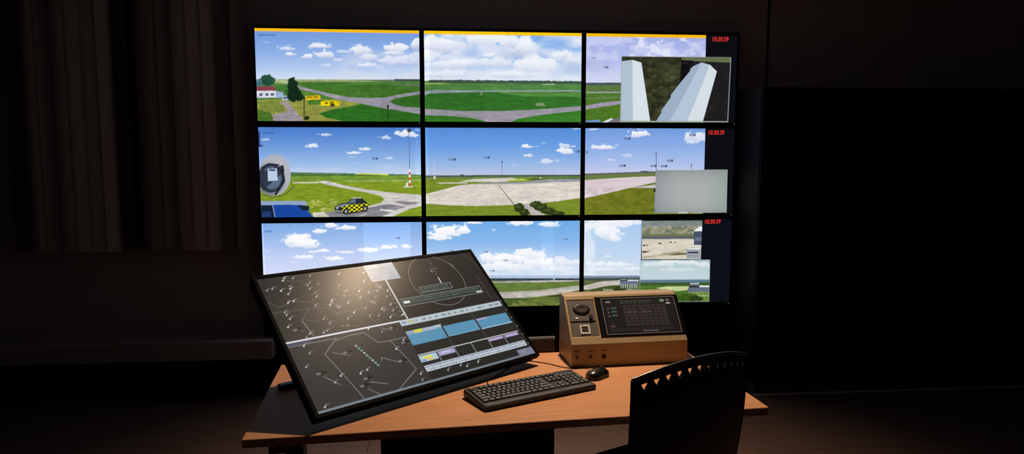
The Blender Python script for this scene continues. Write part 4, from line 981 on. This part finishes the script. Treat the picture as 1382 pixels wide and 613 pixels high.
# sloping deck and flat palm strip
b.faces.new(levels[-1])
obj('case', b, 'kb', kb)
obj('palm_strip', box(0.012, KW - 0.012, 0.006, 0.026, 0.0177, 0.0192, 0.0006, 1), 'key', kb)
U = 0.01905
key_cache = {}
def key_mesh(w, d=1.0):
    if (w, d) not in key_cache:
        kk = bmesh.new()
        hw, hd = w * U / 2 - 0.0008, d * U / 2 - 0.0008
        lo_ = [kk.verts.new((sx * hw, sy * hd, 0)) for sx, sy in ((-1, -1), (1, -1), (1, 1), (-1, 1))]
        hi_ = [kk.verts.new((sx * (hw - 0.0022), sy * (hd - 0.0024) + 0.0008, 0.0075)) for sx, sy in ((-1, -1), (1, -1), (1, 1), (-1, 1))]
        for i in range(4): kk.faces.new((lo_[i], lo_[(i + 1) % 4], hi_[(i + 1) % 4], hi_[i]))
        kk.faces.new(hi_); kk.faces.new(lo_[::-1])
        bmesh.ops.bevel(kk, geom=[e_ for e_ in kk.edges if e_.verts[0].co.z > 0.004 and e_.verts[1].co.z > 0.004], offset=0.0009, segments=1, affect='EDGES')
        bmesh.ops.recalc_face_normals(kk, faces=kk.faces)
        me = bpy.data.meshes.new('key'); kk.to_mesh(me); kk.free(); me.materials.append(M['key'])
        key_cache[(w, d)] = me
    return key_cache[(w, d)]
rows = [  # (row y in units from the front key row, [(x, width)])
    (0, [(0, 1.25), (1.25, 1.25), (2.5, 1.25), (3.75, 6.25), (10, 1.25), (11.25, 1.25), (12.5, 1.25), (13.75, 1.25), (15.25, 1), (16.25, 1), (17.25, 1), (18.5, 2), (20.5, 1)]),
    (1, [(0, 2.25)] + [(2.25 + k, 1) for k in range(10)] + [(12.25, 2.75), (16.25, 1), (18.5, 1), (19.5, 1), (20.5, 1)]),
    (2, [(0, 1.75)] + [(1.75 + k, 1) for k in range(11)] + [(12.75, 2.25), (18.5, 1), (19.5, 1), (20.5, 1)]),
    (3, [(0, 1.5)] + [(1.5 + k, 1) for k in range(12)] + [(13.5, 1.5), (15.25, 1), (16.25, 1), (17.25, 1), (18.5, 1), (19.5, 1), (20.5, 1)]),
    (4, [(k, 1) for k in range(13)] + [(13, 2), (15.25, 1), (16.25, 1), (17.25, 1), (18.5, 1), (19.5, 1), (20.5, 1), (21.5, 1)]),
    (5.3, [(0, 1)] + [(2 + k, 1) for k in range(4)] + [(6.5 + k, 1) for k in range(4)] + [(11 + k, 1) for k in range(4)] + [(15.25, 1), (16.25, 1), (17.25, 1)])]
KX, KY, kang = 0.0105, 0.030, math.atan(0.0130 / (KD - 0.03))
for ry, keys in rows:
    for kx, w in keys:
        yy = KY + (ry + 0.5) * U
        obj('key', key_mesh(w), None, kb, loc=(KX + (kx + w / 2) * U, yy, kz(yy) - 0.0002), rot=(kang, 0, 0))
for ry, d in ((0, 2), (2, 2)):
    yy = KY + (ry + d / 2) * U
    obj('key', key_mesh(1, d), None, kb, loc=(KX + 22.0 * U, yy, kz(yy) - 0.0002), rot=(kang, 0, 0))
for k in range(3): obj('status_light', box(KX + (18.9 + k * 1.0) * U, KX + (19.2 + k * 1.0) * U, KY + 5.7 * U, KY + 5.8 * U, kz(KY + 5.75 * U), kz(KY + 5.75 * U) + 0.0006), 'legend', kb)
obj('case_logo_bar', box(0.300, 0.326, 0.012, 0.018, 0.0192, 0.0195), 'kb', kb)

# ------------------------------------------------------------------ mouse
ms = empty('computer_mouse', (1.733, -2.142, ZD), R(-48), 'black computer mouse on the desk beside the keyboard end', 'mouse')
def mouse_shell(t0, t1, a0, a1, off, nu=18, nv=24):
    bb = bmesh.new(); grid = []
    for j in range(nu + 1):
        t = t0 + (t1 - t0) * j / nu; ring = []
        yv = -0.056 + 0.112 * t
        wv = 0.031 * (1 - (abs(2 * t - 1) ** 3.2)) ** 0.5 * (0.96 + 0.08 * abs(2 * t - 1)) + 0.0004
        hv = 0.033 * max(0.0, 1 - abs(2 * (t * 0.92 + 0.06) - 1) ** 2.6) ** 0.55 + 0.0005
        for i in range(nv + 1):
            a = a0 + (a1 - a0) * i / nv
            ring.append(bb.verts.new(((wv + off) * math.copysign(abs(math.cos(a)) ** 0.8, math.cos(a)), yv, (hv + off) * max(0, math.sin(a)) ** 0.8 + 0.0008)))
        grid.append(ring)
    for r0, r1 in zip(grid, grid[1:]):
        for i in range(nv): bb.faces.new((r0[i], r0[i + 1], r1[i + 1], r1[i]))
    return bb
sh = mouse_shell(0.0, 1.0, 0.0, math.pi, 0.0)
bmesh.ops.remove_doubles(sh, verts=sh.verts, dist=0.00005)
bmesh.ops.holes_fill(sh, edges=[e_ for e_ in sh.edges if e_.is_boundary])
obj('shell', sh, 'mouse', ms, smooth=True)
for a0, a1 in ((0.30, math.pi / 2 - 0.12), (math.pi / 2 + 0.12, math.pi - 0.30)):
    bb = mouse_shell(0.58, 0.955, a0, a1, 0.0008, 10, 10)
    bmesh.ops.solidify(bb, geom=bb.faces[:], thickness=0.0006)
    obj('mouse_button', bb, 'mouse', ms, smooth=True)
obj('scroll_wheel', cyl((-0.0032, 0.030, 0.0285), (0.0032, 0.030, 0.0285), 0.0085, n=20), 'rubber', ms)

# ------------------------------------------------------------------ cables
kc = obj('keyboard_cable', tube([(1.335, -2.255, ZD + 0.012), (1.33, -2.235, ZD + 0.004), (1.322, -2.205, ZD + 0.003), (1.325, -2.150, ZD + 0.003), (1.38, -2.06, ZD + 0.003), (1.44, -1.95, ZD + 0.003)], 0.0020), 'rubber')
tag(kc, 'thin black cable leaving the back of the keyboard towards the tilted monitor', 'cable')
mcb = obj('mouse_cable', tube([(1.722, -2.050, ZD + 0.010), (1.700, -2.030, ZD + 0.004), (1.668, -2.035, ZD + 0.0028), (1.622, -2.012, ZD + 0.0028), (1.580, -1.968, ZD + 0.0028), (1.535, -1.935, ZD + 0.0028), (1.47, -1.90, ZD + 0.0028)], 0.0019), 'rubber')
tag(mcb, 'thin dark mouse cable curving over the desk left of the tan console', 'cable')

# ------------------------------------------------------------------ office chair, seen from behind
CA = R(27)
cxv, cyv = Vector((math.cos(CA), math.sin(CA), 0)), Vector((-math.sin(CA), math.cos(CA), 0))
bmid = Vector((1.898, -2.697, 0))
croot = bmid + cyv * 0.25
ch = empty('office_chair', (croot.x, croot.y, 0), CA, 'black plastic office chair with a row of small holes along the curved backrest', 'chair')
HW, SAG, ARCH, ZT, HB = 0.237, 0.045, 0.042, 0.945, 0.40
def back_pt(s, t, extra=0.0):
    """s across -1..1, t metres down from the top edge"""
    ztop_ = ZT + ARCH * (1 - s * s)
    w = HW * (1 - 0.06 * sst_(0.15, HB, t))
    return Vector((s * w, -0.25 - SAG * (1 - s * s) + 0.03 * (t / HB) ** 2 - extra, ztop_ - t))
def sst_(a, b_, x):
    t = min(1, max(0, (x - a) / (b_ - a))); return t * t * (3 - 2 * t)
NH = 12
b = bmesh.new()
vc = {}
def V_(s, t):
    k = (round(s, 5), round(t, 5))
    if k not in vc: vc[k] = b.verts.new(back_pt(s, t))
    return vc[k]
s_edges = [-1 + 2 * (0.035 + 0.93 * k / NH) for k in range(NH + 1)]
T0, T1 = 0.014, 0.046
SUB = 4
def srange(a, c, n): return [a + (c - a) * i / n for i in range(n + 1)]
scol = [-1.0] + [x for k in range(NH) for x in srange(s_edges[k], s_edges[k + 1], SUB)[:-1]] + [s_edges[-1], 1.0]
def quad_rows(ts, cols):
    for t0, t1 in zip(ts, ts[1:]):
        for s0, s1 in zip(cols, cols[1:]): b.faces.new((V_(s0, t0), V_(s0, t1), V_(s1, t1), V_(s1, t0)))
quad_rows([0, T0], scol)
quad_rows([T1] + [T1 + (HB - T1) * k / 8 for k in range(1, 9)], scol)
tsub = srange(T0, T1, SUB)
quad_rows(tsub, [-1.0, s_edges[0]]); quad_rows(tsub, [s_edges[-1], 1.0])
for k in range(NH):
    sa, sb = s_edges[k], s_edges[k + 1]
    ring = [(x, T0) for x in srange(sa, sb, SUB)[:-1]] + [(sb, x) for x in tsub[:-1]] + [(x, T1) for x in srange(sb, sa, SUB)[:-1]] + [(sa, x) for x in tsub[::-1][:-1]]
    cs, ct = (sa + sb) / 2, (T0 + T1) / 2
    tri = [(-0.0112, -0.0090), (0.0112, -0.0090), (0.0, 0.0122)]
    def hole_pt(a):
        best = 1e9
        for i in range(3):
            x0, y0 = tri[i]; x1, y1 = tri[(i + 1) % 3]
            dx, dy = math.cos(a), math.sin(a); den = dx * (y1 - y0) - dy * (x1 - x0)
            if abs(den) < 1e-12: continue
            r_ = (x0 * (y1 - y0) - y0 * (x1 - x0)) / den
            if r_ > 0: best = min(best, r_)
        return (cs + best * dx_(a) / HW, ct + best * math.sin(a))
    def dx_(a): return math.cos(a)
    inner = [hole_pt(math.atan2(t - ct, (s - cs) * HW)) for s, t in ring]
    n = len(ring)
    for i in range(n):
        j = (i + 1) % n
        b.faces.new((V_(*ring[i]), V_(*inner[i]), V_(*inner[j]), V_(*ring[j])))
bmesh.ops.recalc_face_normals(b, faces=b.faces)
bk = obj('backrest', b, 'chair', ch, smooth=False)
so_ = bk.modifiers.new('thickness', 'SOLIDIFY'); so_.thickness = 0.007; so_.offset = 0
obj('top_rim', tube([back_pt(-1 + 2 * k / 16, -0.001) for k in range(17)], 0.0058, 10), 'rim', ch, smooth=True)
for s in (-1, 1): obj('side_rim', tube([back_pt(s, 0.0 + 0.395 * k / 6) for k in range(7)], 0.0050, 10), 'chair', ch, smooth=True)
obj('back_support', tube([(0, -0.262, 0.62), (0, -0.275, 0.50), (0, -0.20, 0.425), (0, 0.02, 0.425)], 0.018, 12), 'metal_black', ch, smooth=True)
obj('seat', box(-0.225, 0.225, -0.21, 0.24, 0.445, 0.50, 0.022, 4), 'fabric', ch, smooth=False)
obj('gas_column', lathe([(0.045, 0.13), (0.026, 0.13), (0.026, 0.30), (0.018, 0.30), (0.018, 0.442), (0.07, 0.442), (0.07, 0.4445)], 24), 'metal_black', ch)
for k in range(5):
    a = R(72 * k + 20)
    b = bmesh.new()
    tube([(0.03 * math.cos(a), 0.03 * math.sin(a), 0.12), (0.17 * math.cos(a), 0.17 * math.sin(a), 0.105), (0.29 * math.cos(a), 0.29 * math.sin(a), 0.085)], 0.016, 10, b)
    arm = obj('base_arm', b, 'chair', ch, smooth=True)
    x, y_ = 0.285 * math.cos(a), 0.285 * math.sin(a)
    px_, py_ = -math.sin(a), math.cos(a)
    obj('caster', cyl((x - px_ * 0.02, y_ - py_ * 0.02, 0.0305), (x + px_ * 0.02, y_ + py_ * 0.02, 0.0305), 0.030, n=20), 'rubber', arm)

# ------------------------------------------------------------------ the lamp above the desk (out of the picture)
lm = empty('ceiling_spotlight', (LAMP.x, LAMP.y, ZC), 0, 'black ceiling spotlight hanging above the desk', 'lamp')
hd = LAMP.z - ZC                                          # height of the shade's mouth below the ceiling
obj('rod', cyl((0, 0, hd + 0.13), (0, 0, 0.0), 0.008, n=12), 'metal_black', lm)
obj('canopy', cyl((0, 0, -0.025), (0, 0, -0.0005), 0.055, n=24), 'metal_black', lm)
obj('shade', lathe([(0.012, hd + 0.13), (0.05, hd + 0.12), (0.068, hd + 0.09), (0.075, hd + 0.004), (0.072, hd + 0.004), (0.064, hd + 0.09), (0.046, hd + 0.114), (0.0, hd + 0.114)], 28), 'metal_black', lm)
obj('bulb', lathe([(0.0, hd + 0.113), (0.03, hd + 0.11), (0.036, hd + 0.085), (0.03, hd + 0.06), (0.0, hd + 0.05)], 20), 'lampglow', lm, smooth=True)
